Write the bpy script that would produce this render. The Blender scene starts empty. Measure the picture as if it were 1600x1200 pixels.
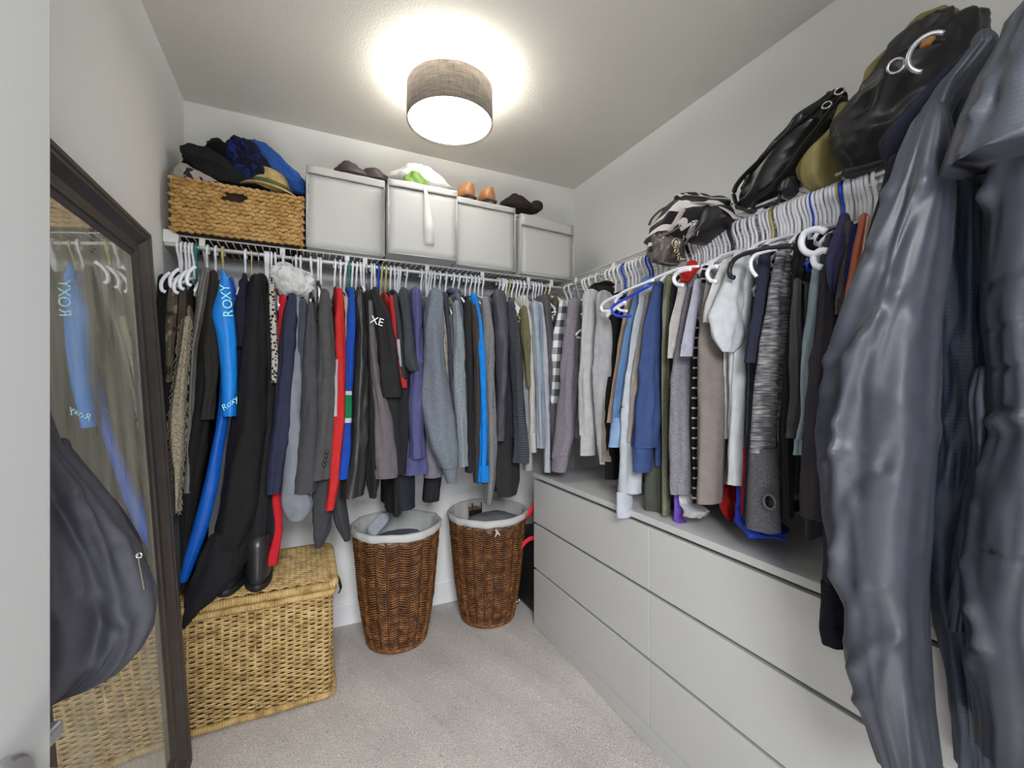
import bpy, math, random
import numpy as np
from mathutils import Vector, Matrix, noise
from math import pi, sin, cos, radians, sqrt

random.seed(7)
SC = bpy.context.scene
COL = SC.collection

# ------------------------------------------------------------------ camera, light, exposure
CAMZ = 1.207
YAW = radians(25.4)
FPX = 680.0
FW = (sin(YAW), cos(YAW)); RT = (cos(YAW), -sin(YAW))
cam_d = bpy.data.cameras.new('camera')
cam_d.sensor_width = 36.0
cam_d.lens = 36.0 * FPX / 1600.0
cam_d.clip_start = 0.02
cam = bpy.data.objects.new('camera', cam_d)
COL.objects.link(cam)
cam.location = (0, 0, CAMZ)
cam.rotation_euler = (pi / 2, 0, -YAW)
SC.camera = cam

world = bpy.data.worlds.new('world')
SC.world = world
world.use_nodes = True
world.node_tree.nodes['Background'].inputs[0].default_value = (0.80, 0.88, 1.0, 1)
world.node_tree.nodes['Background'].inputs[1].default_value = 1.1

SC.view_settings.view_transform = 'Standard'
SC.view_settings.look = 'None'
SC.view_settings.gamma = 1.0
SC.view_settings.use_curve_mapping = False
SC.view_settings.exposure = 0.2

def light(name, kind, loc, energy, color, size=None, size_y=None, rot=(0, 0, 0)):
    d = bpy.data.lights.new(name, kind)
    d.energy = energy; d.color = color
    if kind == 'AREA':
        d.shape = 'RECTANGLE'; d.size = size; d.size_y = size_y or size
    elif size is not None:
        d.shadow_soft_size = size
    o = bpy.data.objects.new(name, d); COL.objects.link(o)
    o.location = loc; o.rotation_euler = rot
    return o

# daylight of the bedroom window that comes in through the open doorway behind the camera
light('bedroom_window_light', 'AREA', (-0.25, -1.75, 2.34), 240, (0.98, 0.985, 1.0), 2.2, 1.1, (radians(62), 0, 0))
# added unseen fill beyond the doorway, aimed up to brighten ceiling and upper walls
light('added_upward_fill', 'AREA', (0.05, -1.25, 0.04), 70, (1.0, 0.985, 0.95), 1.5, 1.4, (radians(180), 0, 0))
LAMP = (0.530, 1.700)
LAMP_BOTTOM, LAMP_TOP, LAMP_R = 2.262, 2.398, 0.172
# bulb of the ceiling lamp, above its diffuser
light('ceiling_lamp_bulb', 'POINT', (LAMP[0], LAMP[1], 2.372), 26.0, (1.0, 0.95, 0.86), 0.06)
LAMP_EMIT = 8.0

# ------------------------------------------------------------------ pixel rays (photo taken as 1600x1200)
def ray(px, py):
    u = (px - 800) / FPX; v = (600 - py) / FPX
    return Vector((FW[0] + u * RT[0], FW[1] + u * RT[1], v))
CAM = Vector((0, 0, CAMZ))
def onX(px, py, X):
    d = ray(px, py); return CAM + d * (X / d.x)
def onY(px, py, Y):
    d = ray(px, py); return CAM + d * (Y / d.y)
def onZ(px, py, Z):
    d = ray(px, py); return CAM + d * ((Z - CAMZ) / d.z)
def on(plane, px, py):
    return onX(px, py, plane[1]) if plane[0] == 'X' else onY(px, py, plane[1])

# ------------------------------------------------------------------ room measures
LX, RX, BY, FY = -0.481, 1.551, 2.34, -0.42
CEIL = 2.45
ROD_Y, ROD_X, ROD_Z = 2.03, 1.29, 1.732
SHELF_Z = 1.768

# ------------------------------------------------------------------ object helpers
def lin(c):
    c = c / 255.0
    return c / 12.92 if c <= 0.04045 else ((c + 0.055) / 1.055) ** 2.4
def rgb(c, k=1.0):
    return tuple(min(0.92, lin(x) * k) for x in c) + (1.0,)

def link(o, parent=None):
    COL.objects.link(o)
    if parent is not None:
        o.parent = parent
    return o
def tag(o, label=None, cat=None, group=None, kind=None):
    if label: o['label'] = label
    if cat: o['category'] = cat
    if group: o['group'] = group
    if kind: o['kind'] = kind
    return o
def thing(name, label, cat, loc=(0, 0, 0), group=None, rotz=0.0):
    o = bpy.data.objects.new(name, None)
    o.empty_display_size = 0.05
    COL.objects.link(o)
    o.location = loc; o.rotation_euler = (0, 0, rotz)
    o.matrix_world = Matrix.Translation(loc) @ Matrix.Rotation(rotz, 4, 'Z')
    return tag(o, label, cat, group)
def put(o, parent):
    """parent o (built in world coordinates) under an Empty without moving it"""
    o.parent = parent
    o.matrix_parent_inverse = parent.matrix_world.inverted()
    return o

class MB:
    """collects quads of one mesh"""
    def __init__(s):
        s.v = []; s.f = []; s.uv = []; s.hasuv = False
    def add(s, verts, faces, uvs=None):
        b = len(s.v)
        s.v.extend(tuple(p) for p in verts)
        s.f.extend(tuple(i + b for i in f) for f in faces)
        if uvs is None:
            s.uv.extend([(0, 0)] * sum(len(f) for f in faces))
        else:
            s.uv.extend(uvs); s.hasuv = True
        return s
    def box(s, x0, x1, y0, y1, z0, z1):
        v = [(x0, y0, z0), (x1, y0, z0), (x1, y1, z0), (x0, y1, z0), (x0, y0, z1), (x1, y0, z1), (x1, y1, z1), (x0, y1, z1)]
        return s.add(v, [(3, 2, 1, 0), (4, 5, 6, 7), (0, 1, 5, 4), (1, 2, 6, 5), (2, 3, 7, 6), (3, 0, 4, 7)])
    def tube(s, pts, r, n=8, closed=False, cap=True, flat=1.0, up=None):
        """tube along pts; r number or list; flat squeezes the section along `up`"""
        pts = [Vector(p) for p in pts]
        m = len(pts)
        rs = r if isinstance(r, (list, tuple)) else [r] * m
        T = []
        for i in range(m):
            a = pts[(i - 1) % m] if (closed or i > 0) else pts[i]
            b = pts[(i + 1) % m] if (closed or i < m - 1) else pts[i]
            t = (b - a); T.append(t.normalized() if t.length > 1e-9 else Vector((0, 0, 1)))
        ref = Vector(up) if up is not None else (Vector((0, 0, 1)) if abs(T[0].z) < 0.9 else Vector((1, 0, 0)))
        N = (ref - T[0] * ref.dot(T[0])).normalized()
        V = []; F = []
        for i in range(m):
            if up is not None:
                N2 = Vector(up) - T[i] * Vector(up).dot(T[i])
                N = N2.normalized() if N2.length > 1e-5 else N
            else:
                N = (N - T[i] * N.dot(T[i])).normalized()
            B = T[i].cross(N)
            for k in range(n):
                a = 2 * pi * k / n
                V.append(pts[i] + (N * cos(a) * flat + B * sin(a)) * rs[i])
        for i in range(m if closed else m - 1):
            for k in range(n):
                a = i * n + k; b = i * n + (k + 1) % n
                c = ((i + 1) % m) * n + (k + 1) % n; d = ((i + 1) % m) * n + k
                F.append((a, b, c, d))
        if cap and not closed:
            F.append(tuple(range(n - 1, -1, -1)))
            F.append(tuple((m - 1) * n + k for k in range(n)))
        return s.add(V, F)
    def rings(s, rings, close_top=True, close_bot=True, uvs=None):
        """loft closed rings of equal length; rings[i][k]"""
        n = len(rings[0]); m = len(rings)
        V = [p for r in rings for p in r]; F = []; U = []
        for i in range(m - 1):
            for k in range(n):
                k2 = (k + 1) % n
                F.append((i * n + k, i * n + k2, (i + 1) * n + k2, (i + 1) * n + k))
                if uvs is not None:
                    v0, v1 = uvs[i], uvs[i + 1]
                    U += [(k / n, v0), ((k + 1) / n, v0), ((k + 1) / n, v1), (k / n, v1)]
        if close_top:
            F.append(tuple(range(n - 1, -1, -1)))
            if uvs is not None: U += [(k / n, uvs[0]) for k in range(n - 1, -1, -1)]
        if close_bot:
            F.append(tuple((m - 1) * n + k for k in range(n)))
            if uvs is not None: U += [(k / n, uvs[-1]) for k in range(n)]
        return s.add(V, F, U if uvs is not None else None)
    def mesh(s, name, mat=None, smooth=True, bevel=0.0, fixn=False):
        me = bpy.data.meshes.new(name)
        me.from_pydata(s.v, [], s.f)
        if s.hasuv:
            l = me.uv_layers.new(name='UVMap')
            l.data.foreach_set('uv', np.array(s.uv, dtype=np.float32).ravel())
        if smooth:
            me.polygons.foreach_set('use_smooth', [True] * len(me.polygons))
        if mat: me.materials.append(mat)
        me.validate(); me.update()
        if fixn:
            import bmesh
            bm = bmesh.new(); bm.from_mesh(me)
            bmesh.ops.recalc_face_normals(bm, faces=bm.faces); bm.to_mesh(me); bm.free()
        return me
    def obj(s, name, mat, parent=None, smooth=True, bevel=0.0, world=True, seg=2, fixn=False):
        o = bpy.data.objects.new(name, s.mesh(name, mat, smooth, fixn=fixn))
        COL.objects.link(o)
        if parent is not None:
            if world: put(o, parent)
            else: o.parent = parent
        if bevel > 0:
            b = o.modifiers.new('bevel', 'BEVEL'); b.width = bevel; b.segments = seg; b.limit_method = 'ANGLE'
        return o

# ------------------------------------------------------------------ materials
_mats = {}
def nodes_of(m):
    m.use_nodes = True
    nt = m.node_tree; b = nt.nodes['Principled BSDF']
    return nt, b
def nn(nt, t, **kw):
    n = nt.nodes.new(t)
    for k, v in kw.items():
        if k.startswith('i_'):
            key = k[2:]
            n.inputs[int(key) if key.isdigit() else key.replace('_', ' ')].default_value = v
        else:
            setattr(n, k, v)
    return n
def math_n(nt, op, a, b=None):
    n = nt.nodes.new('ShaderNodeMath'); n.operation = op
    for i, x in enumerate((a, b)):
        if x is None: continue
        if isinstance(x, (int, float)): n.inputs[i].default_value = x
        else: nt.links.new(x, n.inputs[i])
    return n.outputs[0]
def mixc(nt, fac, a, b):
    n = nt.nodes.new('ShaderNodeMix'); n.data_type = 'RGBA'
    for sck, x in ((n.inputs[0], fac), (n.inputs[6], a), (n.inputs[7], b)):
        if isinstance(x, (int, float)): sck.default_value = x
        elif isinstance(x, tuple): sck.default_value = x
        else: nt.links.new(x, sck)
    return n.outputs[2]
def ramp(nt, fac, stops, interp='LINEAR'):
    n = nt.nodes.new('ShaderNodeValToRGB'); n.color_ramp.interpolation = interp
    e = n.color_ramp.elements
    while len(e) < len(stops): e.new(0.5)
    for el, (p, c) in zip(e, stops):
        el.position = p; el.color = c
    nt.links.new(fac, n.inputs[0])
    return n.outputs[0]
def bump(nt, b, height, strength=0.3, dist=0.002):
    n = nn(nt, 'ShaderNodeBump'); n.inputs['Strength'].default_value = strength; n.inputs['Distance'].default_value = dist
    nt.links.new(height, n.inputs['Height']); nt.links.new(n.outputs[0], b.inputs['Normal'])

def plain(name, c, rough=0.5, metal=0.0, k=1.0, var=0.0, scale=8.0, bmp=0.0, bscale=60.0, bdist=0.002, spec=None, stretch=None, coat=0.0):
    if name in _mats: return _mats[name]
    m = bpy.data.materials.new(name); nt, b = nodes_of(m)
    col = rgb(c, k)
    b.inputs['Base Color'].default_value = col
    b.inputs['Roughness'].default_value = rough; b.inputs['Metallic'].default_value = metal
    if spec is not None: b.inputs['Specular IOR Level'].default_value = spec
    if coat: b.inputs['Coat Weight'].default_value = coat
    tc = nn(nt, 'ShaderNodeTexCoord')
    vec = tc.outputs['Object']
    if stretch:
        mp = nn(nt, 'ShaderNodeMapping'); mp.inputs['Scale'].default_value = stretch
        nt.links.new(vec, mp.inputs[0]); vec = mp.outputs[0]
    if var > 0:
        n = nn(nt, 'ShaderNodeTexNoise'); n.inputs['Scale'].default_value = scale; n.inputs['Detail'].default_value = 4
        nt.links.new(vec, n.inputs['Vector'])
        d = tuple(x * (1 - var) for x in col[:3]) + (1,); l = tuple(min(1, x * (1 + var)) for x in col[:3]) + (1,)
        nt.links.new(ramp(nt, n.outputs[0], [(0.3, d), (0.7, l)]), b.inputs['Base Color'])
    if bmp > 0:
        n = nn(nt, 'ShaderNodeTexNoise'); n.inputs['Scale'].default_value = bscale; n.inputs['Detail'].default_value = 3
        nt.links.new(vec, n.inputs['Vector'])
        bump(nt, b, n.outputs[0], bmp, bdist)
    _mats[name] = m
    return m

CK = 0.84   # cloth albedo over the photographed pixel value
_fab = {}
def fabric(c, pat=None, rough=0.88, c2=None, c3=None, k=None, p=(1, 1), bands=None, sheen=0.0, weave=1.0):
    """cloth: weave bump, faint mottling, and a print (pat) laid out in the cloth's own UVs (u round the limb, v metres down it)"""
    k = CK if k is None else CK * k / 1.75
    if max(c) < 62: k *= .80
    key = (c, pat, rough, c2, c3, k, p, tuple(bands) if bands else None, sheen, weave)
    if key in _fab: return _fab[key]
    m = bpy.data.materials.new('cloth'); nt, b = nodes_of(m)
    A = rgb(c, k); B = rgb(c2, k) if c2 else A; D = rgb(c3, k) if c3 else B
    b.inputs['Roughness'].default_value = rough
    b.inputs['Specular IOR Level'].default_value = 0.25 if rough > 0.7 else 0.5
    if sheen:
        b.inputs['Sheen Weight'].default_value = sheen
    tc = nn(nt, 'ShaderNodeTexCoord')
    sep = nn(nt, 'ShaderNodeSeparateXYZ'); nt.links.new(tc.outputs['UV'], sep.inputs[0])
    u, v = sep.outputs[0], sep.outputs[1]
    obj = tc.outputs['Object']
    def nz(scale, detail=3, vec=None, st=None):
        n = nn(nt, 'ShaderNodeTexNoise'); n.inputs['Scale'].default_value = scale; n.inputs['Detail'].default_value = detail
        w = vec or obj
        if st:
            mp = nn(nt, 'ShaderNodeMapping'); mp.inputs['Scale'].default_value = st
            nt.links.new(w, mp.inputs[0]); w = mp.outputs[0]
        nt.links.new(w, n.inputs['Vector']); return n.outputs[0]
    def fr(x, f): return math_n(nt, 'FRACT', math_n(nt, 'MULTIPLY', x, f))
    def lt(x, t): return math_n(nt, 'LESS_THAN', x, t)
    if pat is None:
        f = nz(35, 4)
        col = ramp(nt, f, [(0.3, tuple(x * 0.9 for x in A[:3]) + (1,)), (0.7, tuple(min(1, x * 1.1) for x in A[:3]) + (1,))])
    elif pat == 'heather':
        f = nz(260, 5)
        col = ramp(nt, f, [(0.36, tuple(x * 0.72 for x in A[:3]) + (1,)), (0.64, tuple(min(1, x * 1.28) for x in A[:3]) + (1,))])
    elif pat == 'stripeh':      # horizontal stripes: p = (per metre, share)
        col = mixc(nt, lt(fr(v, p[0]), p[1]), A, B)
    elif pat == 'check':        # p = (round, per metre)
        s = math_n(nt, 'ADD', lt(fr(u, p[0]), 0.5), lt(fr(v, p[1]), 0.5))
        col = ramp(nt, math_n(nt, 'MULTIPLY', s, 0.5), [(0.0, A), (0.4, B), (0.9, D)], 'CONSTANT')
    elif pat == 'plaid':
        s1 = lt(fr(u, p[0]), 0.28); s2 = lt(fr(v, p[1]), 0.28)
        col = mixc(nt, math_n(nt, 'MULTIPLY', s1, 0.55), mixc(nt, math_n(nt, 'MULTIPLY', s2, 0.55), A, B), D)
    elif pat == 'leopard':
        vo = nn(nt, 'ShaderNodeTexVoronoi'); vo.inputs['Scale'].default_value = 95
        nt.links.new(obj, vo.inputs['Vector'])
        col = ramp(nt, vo.outputs[0], [(0.0, A), (0.36, A), (0.42, B)], 'CONSTANT')
    elif pat == 'spacedye':     # horizontal flecks and cloudy bands
        f = nz(1.0, 6, st=(26, 26, 240)); g = nz(16, 3)
        s = math_n(nt, 'ADD', math_n(nt, 'MULTIPLY', f, 0.75), math_n(nt, 'MULTIPLY', g, 0.45))
        col = ramp(nt, s, [(0.46, A), (0.60, B), (0.76, D)])
    elif pat == 'camo':
        col = ramp(nt, nz(22, 2), [(0.0, A), (0.44, B), (0.56, D)], 'CONSTANT')
    elif pat == 'denim':
        f = nz(14, 5); g = nz(420, 2)
        base = ramp(nt, f, [(0.35, A), (0.65, B)])
        col = mixc(nt, math_n(nt, 'MULTIPLY', g, 0.35), base, D)
    elif pat == 'tweed':
        col = ramp(nt, nz(150, 6), [(0.3, B), (0.5, A), (0.75, D)])
    elif pat == 'rib':
        col = mixc(nt, lt(fr(v, p[0]), 0.5), A, B)
    elif pat == 'bands':
        col = A
    if bands:                   # (v0, v1, colour, u0, u1)
        for (v0, v1, cc, u0, u1) in bands:
            f = math_n(nt, 'MULTIPLY', math_n(nt, 'GREATER_THAN', v, v0), lt(v, v1))
            f = math_n(nt, 'MULTIPLY', f, math_n(nt, 'MULTIPLY', math_n(nt, 'GREATER_THAN', u, u0), lt(u, u1)))
            col = mixc(nt, f, col, rgb(cc, k))
    if isinstance(col, tuple): b.inputs['Base Color'].default_value = col
    else: nt.links.new(col, b.inputs['Base Color'])
    if weave:
        h = nz(520, 2)
        if pat == 'rib':
            h = math_n(nt, 'ADD', math_n(nt, 'MULTIPLY', h, 0.4), math_n(nt, 'SINE', math_n(nt, 'MULTIPLY', v, p[0] * 6.283)))
        bump(nt, b, h, 0.35 * weave, 0.0015)
    _fab[key] = m
    return m

WHITE_PAINT = plain('wall_paint', (232, 233, 232), 0.85, k=1.0, bmp=0.10, bscale=140, bdist=0.0015)
CEIL_PAINT = plain('ceiling_paint', (226, 224, 216), 0.9, k=0.97, bmp=0.35, bscale=190, bdist=0.003)
TRIM_PAINT = plain('trim_paint', (232, 234, 236), 0.45)
WIRE = plain('white_wire', (236, 236, 234), 0.35)
PLASTIC = plain('white_plastic', (236, 238, 244), 0.32)
HANGM = {'white': PLASTIC,
         'teal': plain('teal_plastic', (35, 125, 120), 0.4), 'blue': plain('blue_plastic', (25, 70, 205), 0.4),
         'black': plain('black_plastic', (32, 32, 36), 0.4), 'wood': plain('pale_wood', (226, 198, 146), 0.5, var=0.15, stretch=(60, 60, 8)),
         'wire': plain('steel_wire', (190, 192, 196), 0.25, 0.9), 'tan': plain('tan_plastic', (190, 180, 120), 0.5),
         'grey': plain('grey_plastic', (165, 168, 176), 0.4)}

# ================================================================== ROOM
def struct(name, mb, m, parent=None, **kw):
    o = mb.obj(name, m, parent, smooth=False, **kw)
    if parent is None: tag(o, kind='structure')
    return o
T = 0.1
def carpet_mat():
    m = bpy.data.materials.new('carpet'); nt, b = nodes_of(m)
    b.inputs['Roughness'].default_value = 0.97; b.inputs['Specular IOR Level'].default_value = 0.1
    b.inputs['Sheen Weight'].default_value = 0.2
    tc = nn(nt, 'ShaderNodeTexCoord')
    a = nn(nt, 'ShaderNodeTexNoise'); a.inputs['Scale'].default_value = 230; a.inputs['Detail'].default_value = 4
    nt.links.new(tc.outputs['Object'], a.inputs['Vector'])
    g = nn(nt, 'ShaderNodeTexNoise'); g.inputs['Scale'].default_value = 3.2; g.inputs['Detail'].default_value = 3
    nt.links.new(tc.outputs['Object'], g.inputs['Vector'])
    s = math_n(nt, 'ADD', math_n(nt, 'MULTIPLY', a.outputs[0], 0.8), math_n(nt, 'MULTIPLY', g.outputs[0], 0.25))
    nt.links.new(ramp(nt, s, [(0.34, rgb((150, 144, 139))), (0.72, rgb((228, 220, 213)))]), b.inputs['Base Color'])
    bump(nt, b, a.outputs[0], 0.9, 0.006)
    return m
# the carpet: low pile with vacuum tracks pressed into it
fl = MB()
nx, ny = 150, 190
V = []; F = []
for j in range(ny + 1):
    for i in range(nx + 1):
        x = LX - 0.05 + (RX - LX + 0.1) * i / nx; y = -1.6 + (BY + 0.05 + 1.6) * j / ny
        t = (x * 0.93 + y * 0.35 + 0.03 * noise.noise((x * 2, y * 2, 0))) / 0.21
        h = 0.0022 * math.tanh(4 * sin(2 * pi * t)) + 0.0016 * noise.noise((x * 30, y * 30, 3))
        V.append((x, y, h - 0.003))
for j in range(ny):
    for i in range(nx):
        a = j * (nx + 1) + i; F.append((a, a + 1, a + nx + 2, a + nx + 1))
fl.add(V, F)
o = fl.obj('floor', carpet_mat()); tag(o, kind='structure')
struct('ceiling', MB().box(LX - T, RX + T, FY - T, BY + T, CEIL, CEIL + T), CEIL_PAINT)
struct('wall_left', MB().box(LX - T, LX, FY - T, BY + T, -0.02, CEIL), WHITE_PAINT)
struct('wall_right', MB().box(RX, RX + T, FY - T, BY + T, -0.02, CEIL), WHITE_PAINT)
struct('wall_back', MB().box(LX - T, RX + T, BY, BY + T, -0.02, CEIL), WHITE_PAINT)
wf = MB().box(LX - T, -0.37, FY - T, FY, -0.02, CEIL).box(0.40, RX + T, FY - T, FY, -0.02, CEIL).box(-0.37, 0.40, FY - T, FY, 2.06, CEIL)
struct('wall_front', wf, WHITE_PAINT)
def baseboard(name, x0, x1, y0, y1):
    struct(name, MB().box(x0, x1, y0, y1, -0.004, 0.105), TRIM_PAINT, bevel=0.004)
baseboard('baseboard_back', LX, RX, BY - 0.014, BY)
baseboard('baseboard_left', LX, LX + 0.014, FY, BY - 0.014)
baseboard('baseboard_right', RX - 0.014, RX, FY, BY - 0.014)
for i, (x0, x1, z0, z1) in enumerate(((-0.44, -0.37, 0, 2.13), (0.40, 0.47, 0, 2.13), (-0.37, 0.40, 2.06, 2.13))):
    struct('trim_%d' % (i + 1), MB().box(x0, x1, FY, FY + 0.014, z0, z1), TRIM_PAINT, bevel=0.003)

# the open door, its free edge into the room
E0 = Vector((-0.216, 0.556)); HD = Vector((-0.335, -0.20))
dd = (HD - E0); W = dd.length; dd.normalize(); dn = Vector((-dd.y, dd.x))      # dn: towards the camera
if dn.x < 0: dn = -dn
def dpt(along, out, z): p = E0 + dd * along + dn * out; return (p.x, p.y, z)
def dbox(mb, a0, a1, o0, o1, z0, z1):
    v = [dpt(a0, o0, z0), dpt(a1, o0, z0), dpt(a1, o1, z0), dpt(a0, o1, z0), dpt(a0, o0, z1), dpt(a1, o0, z1), dpt(a1, o1, z1), dpt(a0, o1, z1)]
    return mb.add(v, [(3, 2, 1, 0), (4, 5, 6, 7), (0, 1, 5, 4), (1, 2, 6, 5), (2, 3, 7, 6), (3, 0, 4, 7)])
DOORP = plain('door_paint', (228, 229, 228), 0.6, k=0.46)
door = struct('door_1', dbox(MB(), 0, W, -0.036, 0, 0.012, 2.04), DOORP, bevel=0.002, fixn=True)
NICKEL = plain('satin_nickel', (176, 176, 180), 0.32, 0.85)
h = MB()
c = Vector(dpt(0.064, 0, 0.868)); ax = Vector((dn.x, dn.y, 0)); sx = Vector((dd.x, dd.y, 0)); up = Vector((0, 0, 1))
def disc_rings(c, prof, n=28):
    return [[c + ax * o_ + (sx * cos(2 * pi * k / n) + up * sin(2 * pi * k / n)) * r_ for k in range(n)] for o_, r_ in prof]
h.rings(disc_rings(c, [(0, .033), (.006, .033), (.009, .030), (.010, .014), (.020, .011), (.022, .016), (.030, .019), (.038, .017), (.041, .008)]))
struct('door_handle', h, NICKEL, door, fixn=True)
struct('latch', dbox(MB(), -0.022, 0.0, -0.014, -0.002, 0.862, 0.877), NICKEL, door, bevel=0.003, fixn=True)

# ================================================================== CEILING LAMP
lamp = thing('ceiling_lamp', 'round drum ceiling lamp with grey linen shade and glowing white diffuser', 'lamp', (LAMP[0], LAMP[1], CEIL))
def ringpts(cx, cy, r, z, n): return [(cx + r * cos(2 * pi * k / n), cy + r * sin(2 * pi * k / n), z) for k in range(n)]
sh = MB(); n = 72
prof = [(LAMP_R, LAMP_BOTTOM), (LAMP_R, LAMP_TOP), (LAMP_R - 0.004, LAMP_TOP), (LAMP_R - 0.004, LAMP_BOTTOM)]
sh.rings([ringpts(LAMP[0], LAMP[1], r, z, n) for r, z in prof + [prof[0]]], False, False)
def shade_mat():
    m = bpy.data.materials.new('shade_linen'); nt, b = nodes_of(m)
    tc = nn(nt, 'ShaderNodeTexCoord')
    f = []
    for st in ((18, 18, 420), (260, 260, 30)):
        mp = nn(nt, 'ShaderNodeMapping'); mp.inputs['Scale'].default_value = st
        nt.links.new(tc.outputs['Object'], mp.inputs[0])
        q = nn(nt, 'ShaderNodeTexNoise'); q.inputs['Scale'].default_value = 1; q.inputs['Detail'].default_value = 5
        nt.links.new(mp.outputs[0], q.inputs['Vector']); f.append(q.outputs[0])
    s = math_n(nt, 'ADD', math_n(nt, 'MULTIPLY', f[0], 0.65), math_n(nt, 'MULTIPLY', f[1], 0.35))
    nt.links.new(ramp(nt, s, [(0.35, rgb((88, 80, 74), 1.2)), (0.66, rgb((150, 140, 132), 1.2))]), b.inputs['Base Color'])
    b.inputs['Roughness'].default_value = 0.9
    bump(nt, b, s, 0.3, 0.001)
    return m
sh.obj('lamp_shade', shade_mat(), lamp, fixn=True)
df = MB()
df.rings([ringpts(LAMP[0], LAMP[1], r, z, 56) for r, z in [(LAMP_R - 0.005, LAMP_BOTTOM + 0.012), (LAMP_R - 0.007, LAMP_BOTTOM + 0.006), (0.12, LAMP_BOTTOM + 0.002), (0.06, LAMP_BOTTOM)]], False, True)
em = bpy.data.materials.new('lit_diffuser'); nt, b = nodes_of(em)
b.inputs['Base Color'].default_value = (0.9, 0.9, 0.9, 1)
b.inputs['Emission Color'].default_value = (1.0, 0.965, 0.90, 1); b.inputs['Emission Strength'].default_value = LAMP_EMIT
df.obj('diffuser', em, lamp, fixn=True)
cp = MB()
cp.rings([ringpts(LAMP[0], LAMP[1], r, z, 32) for r, z in [(0.06, CEIL), (0.06, CEIL - 0.02), (0.012, CEIL - 0.026), (0.012, 2.30)]])
cp.obj('canopy', plain('lamp_metal', (190, 190, 190), 0.4, 0.6), lamp, fixn=True)
bar = MB()
for a in (0, 2 * pi / 3, 4 * pi / 3):
    bar.tube([(LAMP[0], LAMP[1], LAMP_TOP - 0.006), (LAMP[0] + (LAMP_R - .003) * cos(a), LAMP[1] + (LAMP_R - .003) * sin(a), LAMP_TOP - 0.006)], 0.0022, 6)
bar.obj('shade_spider', plain('lamp_metal', (190, 190, 190), 0.4, 0.6), lamp)

# ================================================================== WIRE SHELVES
def wire_shelf(name, label, rail, s0, s1, wall, front, joints):
    """rail 'B': along x, wires along y.  rail 'R': along y, wires along x"""
    P = (lambda s, d, z: (s, d, z)) if rail == 'B' else (lambda s, d, z: (d, s, z))
    t = thing(name, label, 'shelf', P((s0 + s1) / 2, wall, SHELF_Z))
    w = MB(); k = 0; s = s0 + 0.012
    while s < s1 - 0.01:
        w.tube([P(s, wall - 0.003, SHELF_Z), P(s, front, SHELF_Z)], 0.0019, 6); s += 0.0255
    tag(w.obj('deck_wires', WIRE, t), kind='stuff')
    for d, z, r, nm in ((front, SHELF_Z + .002, .0042, 'front_rail'), (wall - 0.006, SHELF_Z, .003, 'back_rail'), ((wall + front) / 2, SHELF_Z - .004, .003, 'middle_rail')):
        MB().tube([P(s0, d, z), P(s1, d, z)], r, 8).obj(nm, WIRE, t)
    MB().tube([P(s0, front, ROD_Z), P(s1, front, ROD_Z)], 0.0068, 10).obj('hanging_rod', WIRE, t)
    for s in joints:
        a = P(s - .010, front - .003, ROD_Z - .004); b_ = P(s + .010, front + .003, SHELF_Z + .004)
        MB().box(min(a[0], b_[0]), max(a[0], b_[0]), min(a[1], b_[1]), max(a[1], b_[1]), a[2], b_[2]).obj('rod_clip', WIRE, t, smooth=False, bevel=.002)
    for s in joints[::2]:
        MB().tube([P(s, front + (wall - front) * .04, ROD_Z + .01), P(s, wall - .004, ROD_Z - .24)], 0.005, 8).obj('wall_brace', WIRE, t)
    return t
bs = wire_shelf('wire_shelf', 'white wire shelf with hanging rod along the back wall', 'B', LX + .004, RX - .012, BY, ROD_Y,
                [-.36, -.085, .165, .24, .52, .80, 1.06, 1.2])
# the plate that carries its left end on the wall
MB().box(LX + .001, LX + .05, ROD_Y - .012, ROD_Y + .03, ROD_Z + .005, SHELF_Z + .018).obj('end_bracket', WIRE, bs, smooth=False, bevel=.004)
wire_shelf('wire_shelf', 'white wire shelf with hanging rod along the right wall', 'R', 0.06, 2.02, RX, ROD_X, [.14, .52, .90, 1.28, 1.62, 1.93])

# ================================================================== CHEST OF DRAWERS
DX, DX1, DY0, DY1 = 1.035, 1.520, 0.312, 1.924
DW = plain('white_lacquer', (230, 231, 230), 0.32, k=0.65)
DGAP = plain('white_lacquer_inside', (205, 205, 200), 0.6, k=0.9)
dr = thing('chest_of_drawers', 'long white six-drawer chest standing along the right wall', 'drawers', ((DX + DX1) / 2, (DY0 + DY1) / 2, 0))
MB().box(DX - .004, DX1, DY0, DY1, .742, .764).obj('top', DW, dr, smooth=False, bevel=.0015)
MB().box(DX + .02, DX1, DY1 - .018, DY1, 0, .742).obj('side_panel', DW, dr, smooth=False, bevel=.001)
MB().box(DX + .02, DX1, DY0, DY0 + .018, 0, .742).obj('side_panel', DW, dr, smooth=False, bevel=.001)
MB().box(DX + .05, DX1 - .01, DY0 + .018, DY1 - .018, .06, .735).obj('carcass', DGAP, dr, smooth=False)
MB().box(DX, DX + .02, DY0, DY1, -.002, .060).obj('plinth', DW, dr, smooth=False, bevel=.001)
YM = 1.112
for (y0, y1) in ((DY0, YM - .0015), (YM + .0015, DY1)):
    for (z0, z1) in ((.063, .279), (.291, .507), (.519, .729)):
        d = bpy.data.objects.new('drawer', None); d.empty_display_size = .03; COL.objects.link(d)
        d.matrix_world = Matrix.Translation((DX, (y0 + y1) / 2, z0)); put(d, dr)
        bpy.context.view_layer.update()
        MB().box(DX, DX + .018, y0, y1, z0, z1).obj('drawer_front', DW, d, smooth=False, bevel=.0012)
        MB().box(DX + .018, DX + .05, y0 + .02, y1 - .02, z0 + .01, z1 - .025).obj('drawer_box', DGAP, d, smooth=False)

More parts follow.
